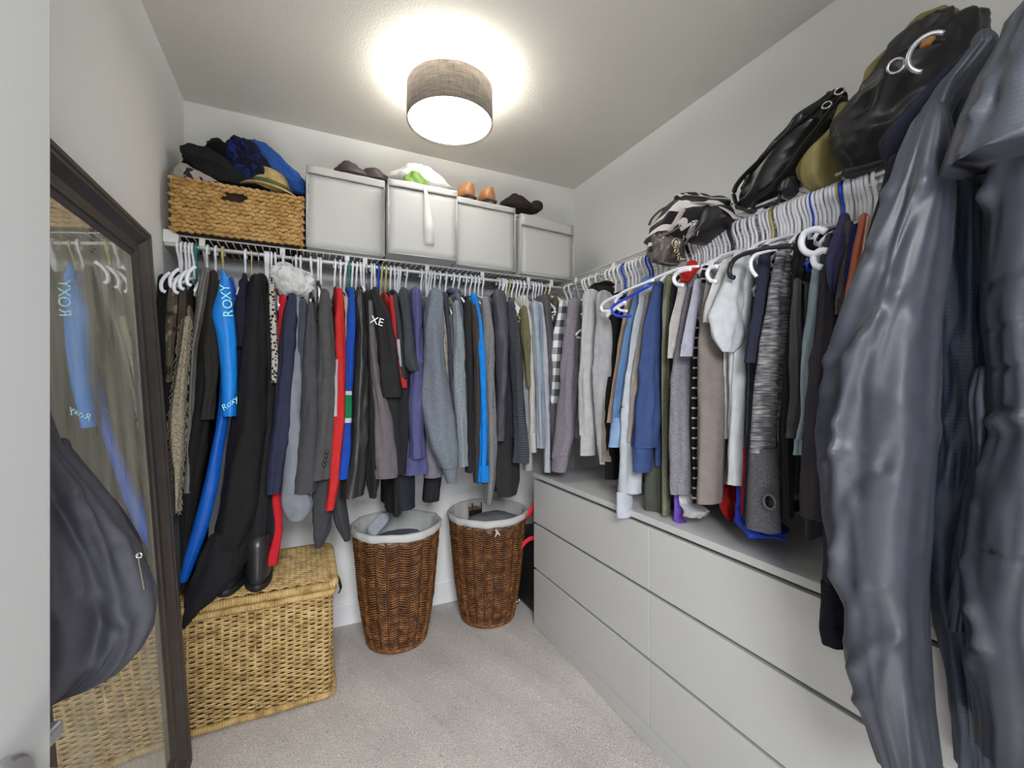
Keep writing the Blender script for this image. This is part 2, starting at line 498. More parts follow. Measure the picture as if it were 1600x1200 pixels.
# ================================================================== STORAGE BOXES (white fabric)
BOXM = plain('white_fabric_box', (238, 238, 235), 0.8, k=0.58, bmp=0.15, bscale=300, bdist=0.0008)
BINS = plain('white_fabric_lining', (190, 190, 186), 0.9)
def storage_box(label, x0, y0, w, dpt_, hgt, rz, lid=0.05, open_top=False):
    t = thing('storage_box', label, 'box', (x0, y0, SHELF_Z + .006), 'white fabric storage boxes', rz)
    def grid_panel(nm, f, nu=10, nv=10, bul=.006, thick=.004):
        mb = MB(); V = []; F = []
        for s in (0, 1):
            for j in range(nv + 1):
                for i in range(nu + 1):
                    V.append(f(i / nu, j / nv, (bul * sin(pi * i / nu) * sin(pi * j / nv) + .0025 * noise.noise((i * .9, j * .7, x0 * 9))) - s * thick))
        m = (nu + 1) * (nv + 1)
        for j in range(nv):
            for i in range(nu):
                a = j * (nu + 1) + i
                F.append((a, a + 1, a + nu + 2, a + nu + 1)); F.append((m + a + nu + 1, m + a + nu + 2, m + a + 1, m + a))
        edge = [i for i in range(nu + 1)] + [(j + 1) * (nu + 1) - 1 for j in range(1, nv + 1)] + [nv * (nu + 1) + i for i in range(nu - 1, -1, -1)] + [j * (nu + 1) for j in range(nv - 1, 0, -1)]
        for a, b_ in zip(edge, edge[1:] + edge[:1]): F.append((b_, a, m + a, m + b_))
        mb.add(V, F)
        return mb.obj(nm, BOXM, t, world=False)
    grid_panel('front_panel', lambda u, v, o: (u * w, -o, v * (hgt - lid)))
    grid_panel('side_panel', lambda u, v, o: (-o, (1 - u) * dpt_, v * hgt))
    grid_panel('side_panel', lambda u, v, o: (w + o, u * dpt_, v * hgt))
    grid_panel('back_panel', lambda u, v, o: ((1 - u) * w, dpt_ + o, v * hgt))
    mb = MB().box(.004, w - .004, .004, dpt_ - .004, 0, .008); mb.obj('bottom_panel', BOXM, t, world=False, smooth=False)
    if not open_top:
        mb = MB(); V = []; F = []; nn_ = 12
        for j in range(nn_ + 1):
            for i in range(nn_ + 1):
                u, v = i / nn_, j / nn_
                V.append((-.003 + u * (w + .006), -.004 + v * (dpt_ + .006), hgt + .002 + .006 * noise.noise((u * 3, v * 3, x0 * 5)) - .004 * sin(pi * u) * sin(pi * v)))
        for j in range(nn_):
            for i in range(nn_):
                a = j * (nn_ + 1) + i; F.append((a, a + 1, a + nn_ + 2, a + nn_ + 1))
        lo = mb.add(V, F).obj('lid', BOXM, t, world=False)
        sm = lo.modifiers.new('thick', 'SOLIDIFY'); sm.thickness = .005
    fp = MB(); V = []; F = []
    for j in range(5):
        for i in range(13):
            u, v = i / 12, j / 4
            V.append((-.002 + u * (w + .004), -.0075 - .003 * noise.noise((u * 7, v * 2, x0 * 3)), hgt - v * lid))
    for j in range(4):
        for i in range(12):
            a = j * 13 + i; F.append((a + 13, a + 14, a + 1, a))
    fo = fp.add(V, F).obj('lid_flap', BOXM, t, world=False)
    sm = fo.modifiers.new('thick', 'SOLIDIFY'); sm.thickness = .004
    pp = MB()
    for q in ([(0, -.004, 0), (w, -.004, 0)], [(-.003, -.003, 0), (-.003, -.003, hgt)], [(w + .003, -.003, 0), (w + .003, -.003, hgt)]):
        pp.tube(q, .0028, 6)
    pp.obj('piping', BOXM, t, world=False)
    return t
storage_box('white fabric box beside the woven basket, a dark bag lying on it', .008, 1.985, .306, .33, .335, radians(2.0), .03)
b2 = storage_box('white fabric box with hanging strap and a white carrier bag on top', .326, 1.925, .300, .40, .318, radians(-1.5), .028)
b3 = storage_box('white fabric box carrying the pair of tan shoes', .648, 1.972, .305, .34, .318, radians(1.5), .026)
b4 = storage_box('white fabric box with a wide lid flap in the shelf corner', .995, 1.985, .33, .33, .300, radians(5.0), .055)
st = MB(); pts = []
V = []; F = []
for i in range(18):
    t_ = i / 17; z = .305 - t_ * .25; half = .007 + .017 * min(1, t_ * 1.3); y = -.012 - .008 * sin(pi * t_) - .004 * sin(11 * t_)
    cx = .155 + .022 * t_
    V += [(cx - half, y, z), (cx + half * .8, y - .006 * sin(t_ * 3), z)]
for i in range(17): F.append((2 * i, 2 * i + 2, 2 * i + 3, 2 * i + 1))
so = st.add(V, F).obj('strap', plain('white_webbing', (215, 212, 206), .85, bmp=.3, bscale=400), b2, world=False)
sm = so.modifiers.new('thick', 'SOLIDIFY'); sm.thickness = .004

# ================================================================== WOVEN BASKET ON THE SHELF (rows of thick rush plait)
def lump_mesh():
    mb = MB(); n_, m_ = 8, 6; rings = []
    for j in range(m_ + 1):
        t_ = -1 + 2 * j / m_; r_ = sqrt(max(0.03, 1 - abs(t_) ** 2.4))
        rings.append([(t_, r_ * cos(2 * pi * k / n_), r_ * sin(2 * pi * k / n_)) for k in range(n_)])
    mb.rings(rings); return mb
LUMP = lump_mesh()
def rush_mat(name, c1, c2, c3):
    m = bpy.data.materials.new(name); nt, b = nodes_of(m)
    tc = nn(nt, 'ShaderNodeTexCoord')
    a = nn(nt, 'ShaderNodeTexNoise'); a.inputs['Scale'].default_value = 28; a.inputs['Detail'].default_value = 3
    f = nn(nt, 'ShaderNodeTexNoise'); f.inputs['Scale'].default_value = 160; f.inputs['Detail'].default_value = 5
    for q in (a, f): nt.links.new(tc.outputs['Object'], q.inputs['Vector'])
    s = math_n(nt, 'ADD', math_n(nt, 'MULTIPLY', a.outputs[0], .6), math_n(nt, 'MULTIPLY', f.outputs[0], .4))
    nt.links.new(ramp(nt, s, [(0.34, rgb(c1, 0.9)), (0.5, rgb(c2, 0.9)), (0.68, rgb(c3, 0.9))]), b.inputs['Base Color'])
    b.inputs['Roughness'].default_value = .6
    bump(nt, b, f.outputs[0], .4, .001)
    return m
RUSH = rush_mat('water_rush', (150, 112, 56), (190, 150, 88), (212, 178, 118))
INNER = plain('inside_shade_brown', (48, 34, 22), .95); GAP_SHADE_D = plain('hollow_shade_brown', (28, 18, 12), .95)  # dark browns that paint the shade inside baskets and between strands
bk = thing('woven_basket', 'square basket of thick plaited rush on the shelf by the left wall', 'basket', (-.225, 2.16, SHELF_Z + .006))
BX0, BX1, BYF, BYB = -.442, -.016, 1.995, 2.305
ROWS = 13; Z0 = SHELF_Z + .006; PITCH = .0156
def lump(mb, c, ax_, s, tilt, out):
    """one plait lump at c along ax_, tilted in the face, out = outward normal"""
    ax_ = Vector(ax_); out = Vector(out); upv = Vector((0, 0, 1))
    a = ax_ * cos(tilt) + upv * sin(tilt); b_ = out.cross(a).normalized()
    V = [Vector(c) + a * (p[0] * s[0]) + b_ * (p[1] * s[1]) + out * (p[2] * s[2]) for p in LUMP.v]
    mb.add(V, LUMP.f)
for r in range(ROWS):
    mb = MB(); z = Z0 + .009 + r * PITCH
    k = 1 + .018 * r / ROWS
    for face in range(4):
        if face == 0: p0, ln, a_, o_ = Vector((BX0, BYF, 0)), BX1 - BX0, (1, 0, 0), (0, -1, 0)
        elif face == 1: p0, ln, a_, o_ = Vector((BX1, BYF, 0)), BYB - BYF, (0, 1, 0), (1, 0, 0)
        elif face == 2: p0, ln, a_, o_ = Vector((BX1, BYB, 0)), BX1 - BX0, (-1, 0, 0), (0, 1, 0)
        else: p0, ln, a_, o_ = Vector((BX0, BYB, 0)), BYB - BYF, (0, -1, 0), (-1, 0, 0)
        N_ = int(ln / .0245)
        for i in range(N_ + 1):
            s_ = (i + .5 * (r % 2)) / N_ * ln
            if s_ > ln: continue
            if face == 0 and 9 <= r <= 10 and .158 < s_ < .232: continue
            p = p0 + Vector(a_) * s_; p.z = z + random.uniform(-.0012, .0012)
            p += Vector(o_) * (.006 * r / ROWS + random.uniform(-.001, .0015))
            lump(mb, p, a_, (.0165 * random.uniform(.92, 1.12), .0084, .0078), (.34 if r % 2 else -.30) + random.uniform(-.1, .1), o_)
    mb.obj('plait_row', RUSH, bk, fixn=False)
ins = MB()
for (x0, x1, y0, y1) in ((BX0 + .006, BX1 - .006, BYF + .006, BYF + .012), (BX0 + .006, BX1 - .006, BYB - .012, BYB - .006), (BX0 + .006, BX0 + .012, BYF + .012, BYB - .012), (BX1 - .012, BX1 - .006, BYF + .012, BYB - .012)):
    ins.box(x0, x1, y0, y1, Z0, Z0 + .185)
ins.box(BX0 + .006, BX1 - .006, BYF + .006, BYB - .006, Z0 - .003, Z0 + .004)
ins.obj('weave_gap_shade', INNER, bk, smooth=False)  # dark backing, shade painted behind the plait and the handle hole

# ================================================================== SEAGRASS TRUNK
TR = rush_mat('seagrass', (136, 106, 62), (188, 158, 102), (216, 190, 136))
TY0, TY1, TX0, TX1, TH = 1.812, 2.252, -.400, .098, .458
tk = thing('wicker_trunk', 'lidded seagrass wicker trunk on the carpet behind the mirror', 'trunk', ((TX0 + TX1) / 2, (TY0 + TY1) / 2, 0), rotz=0)
def rrect(hx, hy, rad, step):
    """points and outward normals round a rounded rectangle"""
    P = []
    L = [(2 * hx - 2 * rad), (2 * hy - 2 * rad)]
    segs = [((-hx + rad, -hy), (1, 0), L[0]), ((hx, -hy + rad), (0, 1), L[1]), ((hx - rad, hy), (-1, 0), L[0]), ((-hx, hy - rad), (0, -1), L[1])]
    cs = [(hx - rad, -hy + rad, -pi / 2), (hx - rad, hy - rad, 0), (-hx + rad, hy - rad, pi / 2), (-hx + rad, -hy + rad, pi)]
    for (p, d, l), (cx, cy, a0) in zip(segs, cs):
        m_ = max(1, int(l / step))
        for i in range(m_): P.append((p[0] + d[0] * l * i / m_, p[1] + d[1] * l * i / m_, d[1], -d[0]))
        q = max(2, int(rad * pi / 2 / step))
        for i in range(q):
            a = a0 + pi / 2 * i / q; P.append((cx + rad * cos(a), cy + rad * sin(a), cos(a), sin(a)))
    return P
TC = ((TX0 + TX1) / 2, (TY0 + TY1) / 2); HX, HY = (TX1 - TX0) / 2, (TY1 - TY0) / 2
path = rrect(HX - .006, HY - .006, .03, .0062)
wv = MB(); rows = 44
for r in range(rows):
    z = .022 + (TH - .085) * r / (rows - 1); pts = []; rs = []
    for i, (x, y, nx_, ny_) in enumerate(path):
        ph = i * pi / 4 + (r % 2) * pi
        o_ = .0042 * sin(ph) + random.uniform(-.0006, .0006)
        zz = z + .0018 * noise.noise((i * .09, r * 1.7, 1)) + .003 * noise.noise((i * .02, r * .15, 6))
        pts.append((TC[0] + x + nx_ * o_, TC[1] + y + ny_ * o_, zz)); rs.append(.0042 * random.uniform(.82, 1.15))
    wv.tube(pts, rs, 5, closed=True, up=(0, 0, 1))
tag(wv.obj('weave', TR, tk), kind='stuff')
stk = MB()
for i in range(0, len(path), 4):
    x, y, nx_, ny_ = path[i]; stk.tube([(TC[0] + x, TC[1] + y, .01), (TC[0] + x, TC[1] + y, TH - .05)], .0042, 5)
tag(stk.obj('stakes', TR, tk), kind='stuff')
def wrapped_rim(z, rad, name, grow=0.0, pitch=.0085):
    mb = MB(); pts = []; rs = []
    P = rrect(HX + grow, HY + grow, .034, pitch / 6)
    for i, (x, y, nx_, ny_) in enumerate(P):
        pts.append((TC[0] + x, TC[1] + y, z + .002 * noise.noise((x * 9, y * 9, z)))); rs.append(rad * (.80 + .26 * abs(sin(i * pi / 6))) * random.uniform(.97, 1.03))
    mb.tube(pts, rs, 8, closed=True, up=(0, 0, 1))
    return mb.obj(name, TR, tk)
wrapped_rim(.014, .013, 'bottom_rim')
wrapped_rim(TH - .052, .014, 'top_rim')
lidp = bpy.data.objects.new('lid', None); lidp.empty_display_size = .05; COL.objects.link(lidp)
lidp.matrix_world = Matrix.Translation((TC[0], TC[1], TH - .03)); put(lidp, tk)
bpy.context.view_layer.update()
o = wrapped_rim(TH - .022, .0165, 'lid_rim', .004); o.parent = None; put(o, lidp)
lw = MB(); step = .0105; ny_ = int((2 * HY - .02) / step)
for r in range(ny_):
    y = TC[1] - HY + .014 + r * step; pts = []
    for i in range(62):
        x = TC[0] - HX + .008 + (2 * HX - .016) * i / 61
        pts.append((x, y + .001 * noise.noise((i * .3, r, 2)), TH - .010 + .0035 * sin(i * pi / 2.5 + (r % 2) * pi) + .004 * sin(pi * i / 61)))
    lw.tube(pts, .0054, 5, up=(0, 0, 1))
tag(lw.obj('lid_weave', TR, lidp), kind='stuff')
MB().box(TX0 + .018, TX1 - .018, TY0 + .018, TY1 - .018, .008, TH - .022).obj('weave_gap_shade', INNER, tk, smooth=False)  # added dark box blocks light, so the weave gaps read as shade
LEATH = plain('brown_leather', (64, 44, 38), .5, var=.2)
hd = MB(); pts = [(TX1 + .004, 2.02, .40), (TX1 + .022, 2.03, .385), (TX1 + .036, 2.045, .345), (TX1 + .044, 2.06, .305), (TX1 + .036, 2.065, .285)]
hd.tube(pts, [.011, .012, .012, .012, .009], 8, flat=.3, up=(1, -.6, .4)); hd.obj('handle', LEATH, tk)

# ================================================================== ROUND WILLOW LAUNDRY HAMPERS
WIL = rush_mat('brown_willow', (66, 38, 18), (122, 76, 38), (172, 118, 66))
WILD = plain('dark_willow', (58, 34, 20), .6)
LINER = plain('linen_liner', (205, 206, 204), .9, k=.85, bmp=.3, bscale=350)
def hamper(label, cx, cy, seed, gap=None, knot=None):
    rnd = random.Random(seed)
    t = thing('laundry_hamper', label, 'hamper', (cx, cy, 0), 'willow laundry hampers', rnd.uniform(0, 6))
    H = .548; prof = lambda z: .130 + .073 * (z / H) ** .80 + .004 * sin(z * 9)
    wv = MB(); rows = 47; ns = 22; n_ = ns * 6
    for r in range(rows):
        z = .014 + (H - .05) * r / (rows - 1)
        band = (18 <= r % 21 <= 19)
        pts = []; rs = []
        for i in range(n_):
            a = 2 * pi * i / n_; ph = i * pi / 6; colm = i // 6
            o_ = (.0105 if not band else .0125) * abs(sin(ph)) ** .7 - .006 + rnd.uniform(-.0006, .0006)
            R_ = prof(z) + o_
            pts.append((R_ * cos(a), R_ * sin(a), z + .0014 * noise.noise((i * .1, r * 2.1, seed)) + .0042 * (1 if colm % 2 else -1) * cos(ph % pi)))
            rs.append(.0036 * rnd.uniform(.82, 1.12))
        wv.tube(pts, rs, 5, closed=True, up=(0, 0, 1))
    tag(wv.obj('willow_weave', WIL, t, world=False), kind='stuff')
    for k in range(ns):
        a = 2 * pi * k / ns
        MB().tube([((prof(z) - .0045) * cos(a), (prof(z) - .0045) * sin(a), z) for z in np.linspace(.006, H - .01, 8)], .0040, 6).obj('stake', WILD, t, world=False)
    rim = MB(); pts = []; rs = []
    for i in range(240):
        a = 2 * pi * i / 240; pts.append(((prof(0) + .002) * cos(a), (prof(0) + .002) * sin(a), .011)); rs.append(.009 * (.85 + .25 * abs(sin(i * pi / 5))))
    rim.tube(pts, rs, 8, closed=True, up=(0, 0, 1)); rim.obj('foot_rim', WIL, t, world=False)
    bs_ = MB(); bs_.rings([[(r_ * cos(2 * pi * k / 40), r_ * sin(2 * pi * k / 40), z) for k in range(40)] for r_, z in ((.122, .012), (prof(.25) - .008, .25), (prof(.5) - .008, .5))], True, False)
    bs_.obj('weave_gap_shade', GAP_SHADE_D, t, world=False)  # dark sheet behind the strands, painting the shade in their gaps
    # the cloth liner: inside, over the rim and down outside as a turned-over cuff
    ln = MB(); rings = []
    for (dr_, z) in ((.006, H - .030), (.010, H - .024), (.0115, H - .014), (.011, H - .002), (.005, H + .006), (-.004, H + .005), (-.010, H - .01), (-.013, H - .06), (-.016, H - .13), (-.019, H - .20)):
        ring = []
        for k in range(72):
            a = 2 * pi * k / 72
            w = .0035 * noise.noise((cos(a) * 4, sin(a) * 4, z * 9 + seed)) + .002 * sin(a * 17 + z * 40)
            zz = z + (.007 * noise.noise((cos(a) * 2, sin(a) * 2, seed + 3)) if dr_ > 0 else 0)
            ring.append(((prof(min(z, H)) + dr_ + w) * cos(a), (prof(min(z, H)) + dr_ + w) * sin(a), zz))
        rings.append(ring)
    n_r = len(rings); V = [p for r in rings for p in r]; F = []
    rz = t.rotation_euler[2]
    for i in range(n_r - 1):
        for k in range(72):
            a = (2 * pi * (k + .5) / 72 + rz) % (2 * pi)
            if gap and i >= 6 and gap[0] < a < gap[1]: continue
            F.append((i * 72 + k, i * 72 + (k + 1) % 72, (i + 1) * 72 + (k + 1) % 72, (i + 1) * 72 + k))
    lo = ln.add(V, F).obj('liner', LINER, t, world=False)
    sm = lo.modifiers.new('thick', 'SOLIDIFY'); sm.thickness = .002
    if knot is not None:
        kb = MB(); a = knot - rz; R_ = prof(H) + .016
        c_ = Vector((R_ * cos(a), R_ * sin(a), H - .045)); tx = Vector((-sin(a), cos(a), 0)); ox = Vector((cos(a), sin(a), 0))
        kb.tube([c_ + tx * .016 + Vector((0, 0, -.020)), c_ + ox * .004, c_ + tx * -.004 + Vector((0, 0, .01)), c_ + Vector((0, 0, -.002)), c_ - tx * .010 + Vector((0, 0, -.024))], [.003, .006, .007, .006, .003], 8)
        kb.obj('liner_knot', LINER, t, world=False)
    return t, prof, H
HAMP1 = hamper('tall brown willow hamper with white liner, the one nearer the seagrass trunk', .395, 2.108, 3)
HAMP2 = hamper('tall brown willow hamper with knotted liner, beside the white chest of drawers', .862, 2.112, 8, gap=(1.35, 1.78), knot=-1.75)

# ================================================================== LEANING MIRROR
mir = thing('leaning_mirror', 'tall leaning mirror in a dark bronze moulded frame against the left wall', 'mirror', (-.33, 1.32, 0))
MY0, MY1 = .93, 1.70
MTOP = Vector((-.4305, 0, 1.672)); MBOT = Vector((-.325, 0, 0.0))
mu = (MTOP - MBOT).normalized(); mn = Vector((mu.z, 0, -mu.x))       # up the mirror, and out of its face
ML = (MTOP - MBOT).length
def mpt(s, y, o_): p = MBOT + mu * s + mn * o_; return Vector((p.x, y, p.z))
# frame profile: distance in from the outer edge, height above the back
PROF = [(0, -.028), (0, -.004), (.006, 0), (.016, 0), (.020, -.004), (.026, -.005), (.034, -.012), (.048, -.022), (.062, -.025), (.068, -.022), (.074, -.022), (.078, -.027), (.090, -.031)]
FRM = plain('dark_bronze_frame', (62, 57, 54), .38, .35, k=1.5, var=.1, scale=20)
for nm, edge in (('frame_side', 0), ('frame_side', 1), ('frame_rail', 2), ('frame_rail', 3)):
    mb = MB(); rings = []
    for end in (0, 1):
        ring = []
        for (i_, h_) in PROF + [(.090, -.038), (0, -.038)]:
            if edge == 0: y = MY1 - i_; s = i_ if end == 0 else ML - i_
            elif edge == 1: y = MY0 + i_; s = ML - i_ if end == 0 else i_
            elif edge == 2: s = ML - i_; y = MY1 - i_ if end == 0 else MY0 + i_
            else: s = i_; y = MY0 + i_ if end == 0 else MY1 - i_
            ring.append(mpt(s, y, h_))
        rings.append(ring)
    mb.rings(rings, False, False).obj(nm, FRM, mir, smooth=False, fixn=True)
def mirror_mat():
    m = bpy.data.materials.new('dusty_mirror'); nt, b = nodes_of(m)
    b.inputs['Base Color'].default_value = (.80, .82, .80, 1); b.inputs['Metallic'].default_value = 1; b.inputs['Roughness'].default_value = .02
    d = nn(nt, 'ShaderNodeBsdfDiffuse'); d.inputs[0].default_value = rgb((200, 198, 182))
    tc = nn(nt, 'ShaderNodeTexCoord'); mp = nn(nt, 'ShaderNodeMapping'); mp.inputs['Scale'].default_value = (3, 9, 2)
    nt.links.new(tc.outputs['Object'], mp.inputs[0])
    q = nn(nt, 'ShaderNodeTexNoise'); q.inputs['Scale'].default_value = 1.6; q.inputs['Detail'].default_value = 5
    nt.links.new(mp.outputs[0], q.inputs['Vector'])
    mx = nn(nt, 'ShaderNodeMixShader')
    nt.links.new(ramp(nt, q.outputs[0], [(.35, (.26, .26, .26, 1)), (.7, (.58, .58, .58, 1))]), mx.inputs[0])
    out = nt.nodes['Material Output']
    nt.links.new(b.outputs[0], mx.inputs[1]); nt.links.new(d.outputs[0], mx.inputs[2]); nt.links.new(mx.outputs[0], out.inputs[0])
    return m
g = MB(); g.add([mpt(.086, MY0 + .086, -.033), mpt(.086, MY1 - .086, -.033), mpt(ML - .086, MY1 - .086, -.033), mpt(ML - .086, MY0 + .086, -.033),
                 mpt(.086, MY0 + .086, -.037), mpt(.086, MY1 - .086, -.037), mpt(ML - .086, MY1 - .086, -.037), mpt(ML - .086, MY0 + .086, -.037)],
                [(0, 1, 2, 3), (7, 6, 5, 4), (0, 4, 5, 1), (1, 5, 6, 2), (2, 6, 7, 3), (3, 7, 4, 0)])
go = g.obj('mirror_glass', mirror_mat(), mir, smooth=False, fixn=True); tag(go, 'dusty grey mirror glass')

# ================================================================== CLOTHES
def dense(rows, m):
    """rows (py, L, R) -> m rows, evenly spaced in py, lightly smoothed"""
    rows = sorted(rows)
    P = np.array([r[0] for r in rows], float); L = np.array([r[1] for r in rows], float); R = np.array([r[2] for r in rows], float)
    q = np.linspace(P[0], P[-1], m)
    l = np.interp(q, P, L); r = np.interp(q, P, R)
    for _ in range(max(1, m // 16)):
        for a in (l, r):
            a[1:-1] = (a[:-2] + 2 * a[1:-1] + a[2:]) / 4
    return q, l, r
def axes(plane):
    return (Vector((1, 0, 0)), Vector((0, -1, 0))) if plane[0] == 'Y' else (Vector((0, -1, 0)), Vector((-1, 0, 0)))
def limb_rows(rows, plane, b, m):
    """world frame of each row: centre, half width a, half depth b, ray slope, px limits"""
    es, ed = axes(plane); q, l, r = dense(rows, m); out = []
    base = plane
    for py, pl, pr in zip(q, l, r):
        if len(base) > 2:       # a garment hangs square to its rod: the shoulder runs back towards the rod instead of along it
            d = ray((pl + pr) / 2, py); k = d.x / d.y if base[0] == 'X' else d.y / d.x
            w = min(1, max(0, (abs(1 / k if base[0] == 'Y' else k) - .2) / .3))
            val = min(base[1] + .075, max(base[1] - .06, base[2] * k)) * w + base[1] * (1 - w)
            plane = (base[0], val)
        A_ = on(plane, pl, py); B_ = on(plane, pr, py); C_ = on(plane, (pl + pr) / 2, py)
        s0 = A_.dot(es); s1 = B_.dot(es); half = max(.004, (s1 - s0) / 2)
        d = ray((pl + pr) / 2, py); t = abs(d.dot(es) / d.dot(ed))
        bb = min(b, max(half * 1.15, .012))
        a = sqrt(max(half * half - (bb * t) ** 2, (.45 * half) ** 2))
        ctr = C_ + es * ((s0 + s1) / 2 - C_.dot(es))
        out.append((ctr, a, bb, py, pl, pr))
    return out
def limb(rows, plane, b=.035, n=28, m=44, fold=.10, crease=.004, seed=0, open_end=True, cap=True, ridges=None, dome=.85, kf=3, sharp=False, vf=3.2):
    """a hanging tube of cloth (sleeve, trouser leg, hem edge ...): closed loft with drape folds; returns MB and top z"""
    es, ed = axes(plane)
    fr = limb_rows(rows, plane, b, m)
    rings = []; vs = []
    z0 = fr[0][0].z
    N = len(fr)
    ph = seed * 1.37
    for i, (c, a, bb, py, pl, pr) in enumerate(fr):
        t = i / (N - 1); ring = []
        hgt = (z0 - c.z)
        for k in range(n):
            th = 2 * pi * k / n; cs, sn = cos(th), sin(th)
            g = 1 + fold * (.6 * sin(kf * th + ph + 2.2 * hgt + 1.5 * sin(hgt * 5 + ph)) + .4 * sin((kf + 2) * th - ph * 2 + 3 * hgt)) * min(1, .25 + t * 1.6)
            p = c + es * (a * cs * (1 + (g - 1) * .45)) + ed * (bb * sn * g)
            nv = (es * (cs / max(a, .006)) + ed * (sn / max(bb, .006))).normalized()
            s1 = noise.noise((cs * 1.3 + seed * 3.1, sn * 1.3, hgt * vf)); s2 = noise.noise((cs * 2.6 + seed, sn * 2.6 + 5, hgt * vf * 2.4 + cs * 1.2))
            s2 = .45 - abs(s2) * 1.9
            elb = math.exp(-((t - .45) / .22) ** 2)
            dg = max(0, sin(2 * th + hgt * 46 + seed)) ** 2 * max(0, noise.noise((cs * 2, sn * 2, hgt * 12 + seed)) + .25)
            s = 1.5 * s1 + .75 * s2 + .9 * elb * dg
            if sharp: s = 1.0 * s1 + 1.25 * s2 + 1.4 * dg
            p = p + nv * (min(crease, .34 * min(a, bb)) * s)
            if ridges and sn > -.25:
                px = (pl + pr) / 2 + (pr - pl) / 2 * cs
                for (pts, w, amp) in ridges:
                    for (x0, y0), (x1, y1) in zip(pts, pts[1:]):
                        dx, dy = x1 - x0, y1 - y0; L2 = dx * dx + dy * dy
                        tt = max(0, min(1, ((px - x0) * dx + (py - y0) * dy) / L2))
                        d2 = (px - x0 - dx * tt) ** 2 + (py - y0 - dy * tt) ** 2
                        if d2 < 9 * w * w: p = p + nv * min(1, max(0, (sn - .42) * 2.6)) * amp * math.exp(-d2 / (2 * w * w)) / max(1, (len(pts) - 1) * .8)
            ring.append(p)
        rings.append(ring); vs.append(hgt)
    mb = MB()
    # rounded shoulder
    if cap:
        top = []; tv = []
        c0 = fr[0][0]; hh = min(fr[0][1], .028) * dome * 2
        for q_ in (1.0, .93, .75, .45):
            lift = hh * q_; sc = sqrt(max(.02, 1 - q_ * q_))
            top.append([c0 + (p - c0) * sc + Vector((0, 0, lift)) for p in rings[0]]); tv.append(-lift)
        rings = top + rings; vs = tv + vs
    mb.rings(rings, True, not open_end, vs)
    if open_end:            # the open hem: a sharp edge, then the inside of the cloth
        c1 = fr[-1][0]; e = rings[-1]
        mb.rings([e, [c1 + (p - c1) * .90 for p in e]], False, False, [vs[-1], vs[-1]])
        mb.rings([[c1 + (p - c1) * .90 for p in e], [c1 + (p - c1) * .82 + Vector((0, 0, .035)) for p in e]], False, True, [vs[-1], vs[-1]])
    return mb, z0, fr
def panel_body(fr_s, zt, zb, rail, dn, df, zneck, seed, m=36, n=40, wave=.007, flare=0.0, sway=0.0):
    """torso of a hung garment: a thin folded shell that spans the hanger; fr_s = function z -> (s centre, half thickness)"""
    if rail == 'B': P = lambda s, d, z: Vector((s, ROD_Y - d, z))
    else: P = lambda s, d, z: Vector((ROD_X - d, s, z))
    rings = []; vs = []
    zs = [zneck, zneck - .008, zneck - (zneck - zt) * .4, zneck - (zneck - zt) * .7] + list(np.linspace(zt, zb, m))
    ph = seed * 2.3
    for i, z in enumerate(zs):
        if z > zt:
            t = (zneck - z) / max(1e-4, zneck - zt); near = .045 + (dn - .045) * min(1, .15 + .85 * t); far = .045 + (df - .045) * min(1, .15 + .85 * t)
        else: near, far = dn, df
        tb = max(0, (zt - z) / max(.05, zt - zb))
        near = near - .012 * tb * sin(ph)
        s, tau = fr_s(z)
        ring = []
        for k in range(n):
            th = 2 * pi * k / n; cs, sn = cos(th), sin(th)
            d = (near - far) / 2 + (near + far) / 2 * (abs(sn) ** .8) * (1 if sn >= 0 else -1)
            w = tau * (abs(cs) ** .7) * (1 if cs >= 0 else -1)
            w += wave * (.3 + tb) * (sin(d * 34 + ph + z * 3) + .5 * sin(d * 71 - ph + z * 5)) * min(1, (near - d) / .05 if d > 0 else 1)
            w += sway * tb * (near - d)
            ring.append(P(s + w, d, z + .004 * noise.noise((d * 20, seed, 4)) * tb))
        rings.append(ring); vs.append(zneck - z)
    r = rings[-1]; c = sum(r, Vector()) / len(r)
    mb = MB(); mb.rings(rings, True, False, vs)
    mb.rings([r, [c + (p - c) * .93 + Vector((0, 0, .004)) for p in r]], False, True, [vs[-1], vs[-1]])
    return mb

# ---------------------------------------------------------------- hangers
_hm = {}
def hanger_mesh(drop, matname, kind):
    drop = round(drop / .015) * .015
    key = (drop, matname, kind)
    if key in _hm: return _hm[key]
    r = {'wire': .0017, 'wood': .0022}.get(kind, .0046)
    mb = MB(); R_ = .0195; zc = .0068 + r - R_ + .0005
    pts = [(R_ * cos(a), zc + R_ * sin(a)) for a in np.linspace(radians(-35), radians(190), 15)]
    pts += [(-.017, zc - .016), (-.010, zc - .030), (-.003, zc - .042), (0, zc - .055), (0, -drop)]
    mb.tube([(0, y, z) for y, z in pts], r, 8)
    W_ = .168
    if kind == 'wood':
        a = [(-W_, -drop - .062), (-.13, -drop - .034), (-.05, -drop - .010), (0, -drop - .004), (.05, -drop - .010), (.13, -drop - .034), (W_, -drop - .062)]
        mb.tube([(0, y, z) for y, z in a], [.009, .010, .011, .012, .011, .010, .009], 8)
    else:
        ra = r * (1 if kind == 'wire' else 1.05)
        a = [(0, -drop), (.05, -drop - .014), (.12, -drop - .040), (W_ - .012, -drop - .066), (W_, -drop - .078), (W_ - .006, -drop - .090), (.10, -drop - .092), (-.10, -drop - .092),
             (-W_ + .006, -drop - .090), (-W_, -drop - .078), (-W_ + .012, -drop - .066), (-.12, -drop - .040), (-.05, -drop - .014)]
        mb.tube([(0, y, z) for y, z in a], ra, 7, closed=True)
    me = mb.mesh('clothes_hanger', HANGM[matname]); _hm[key] = me
    return me
HANGERS = []
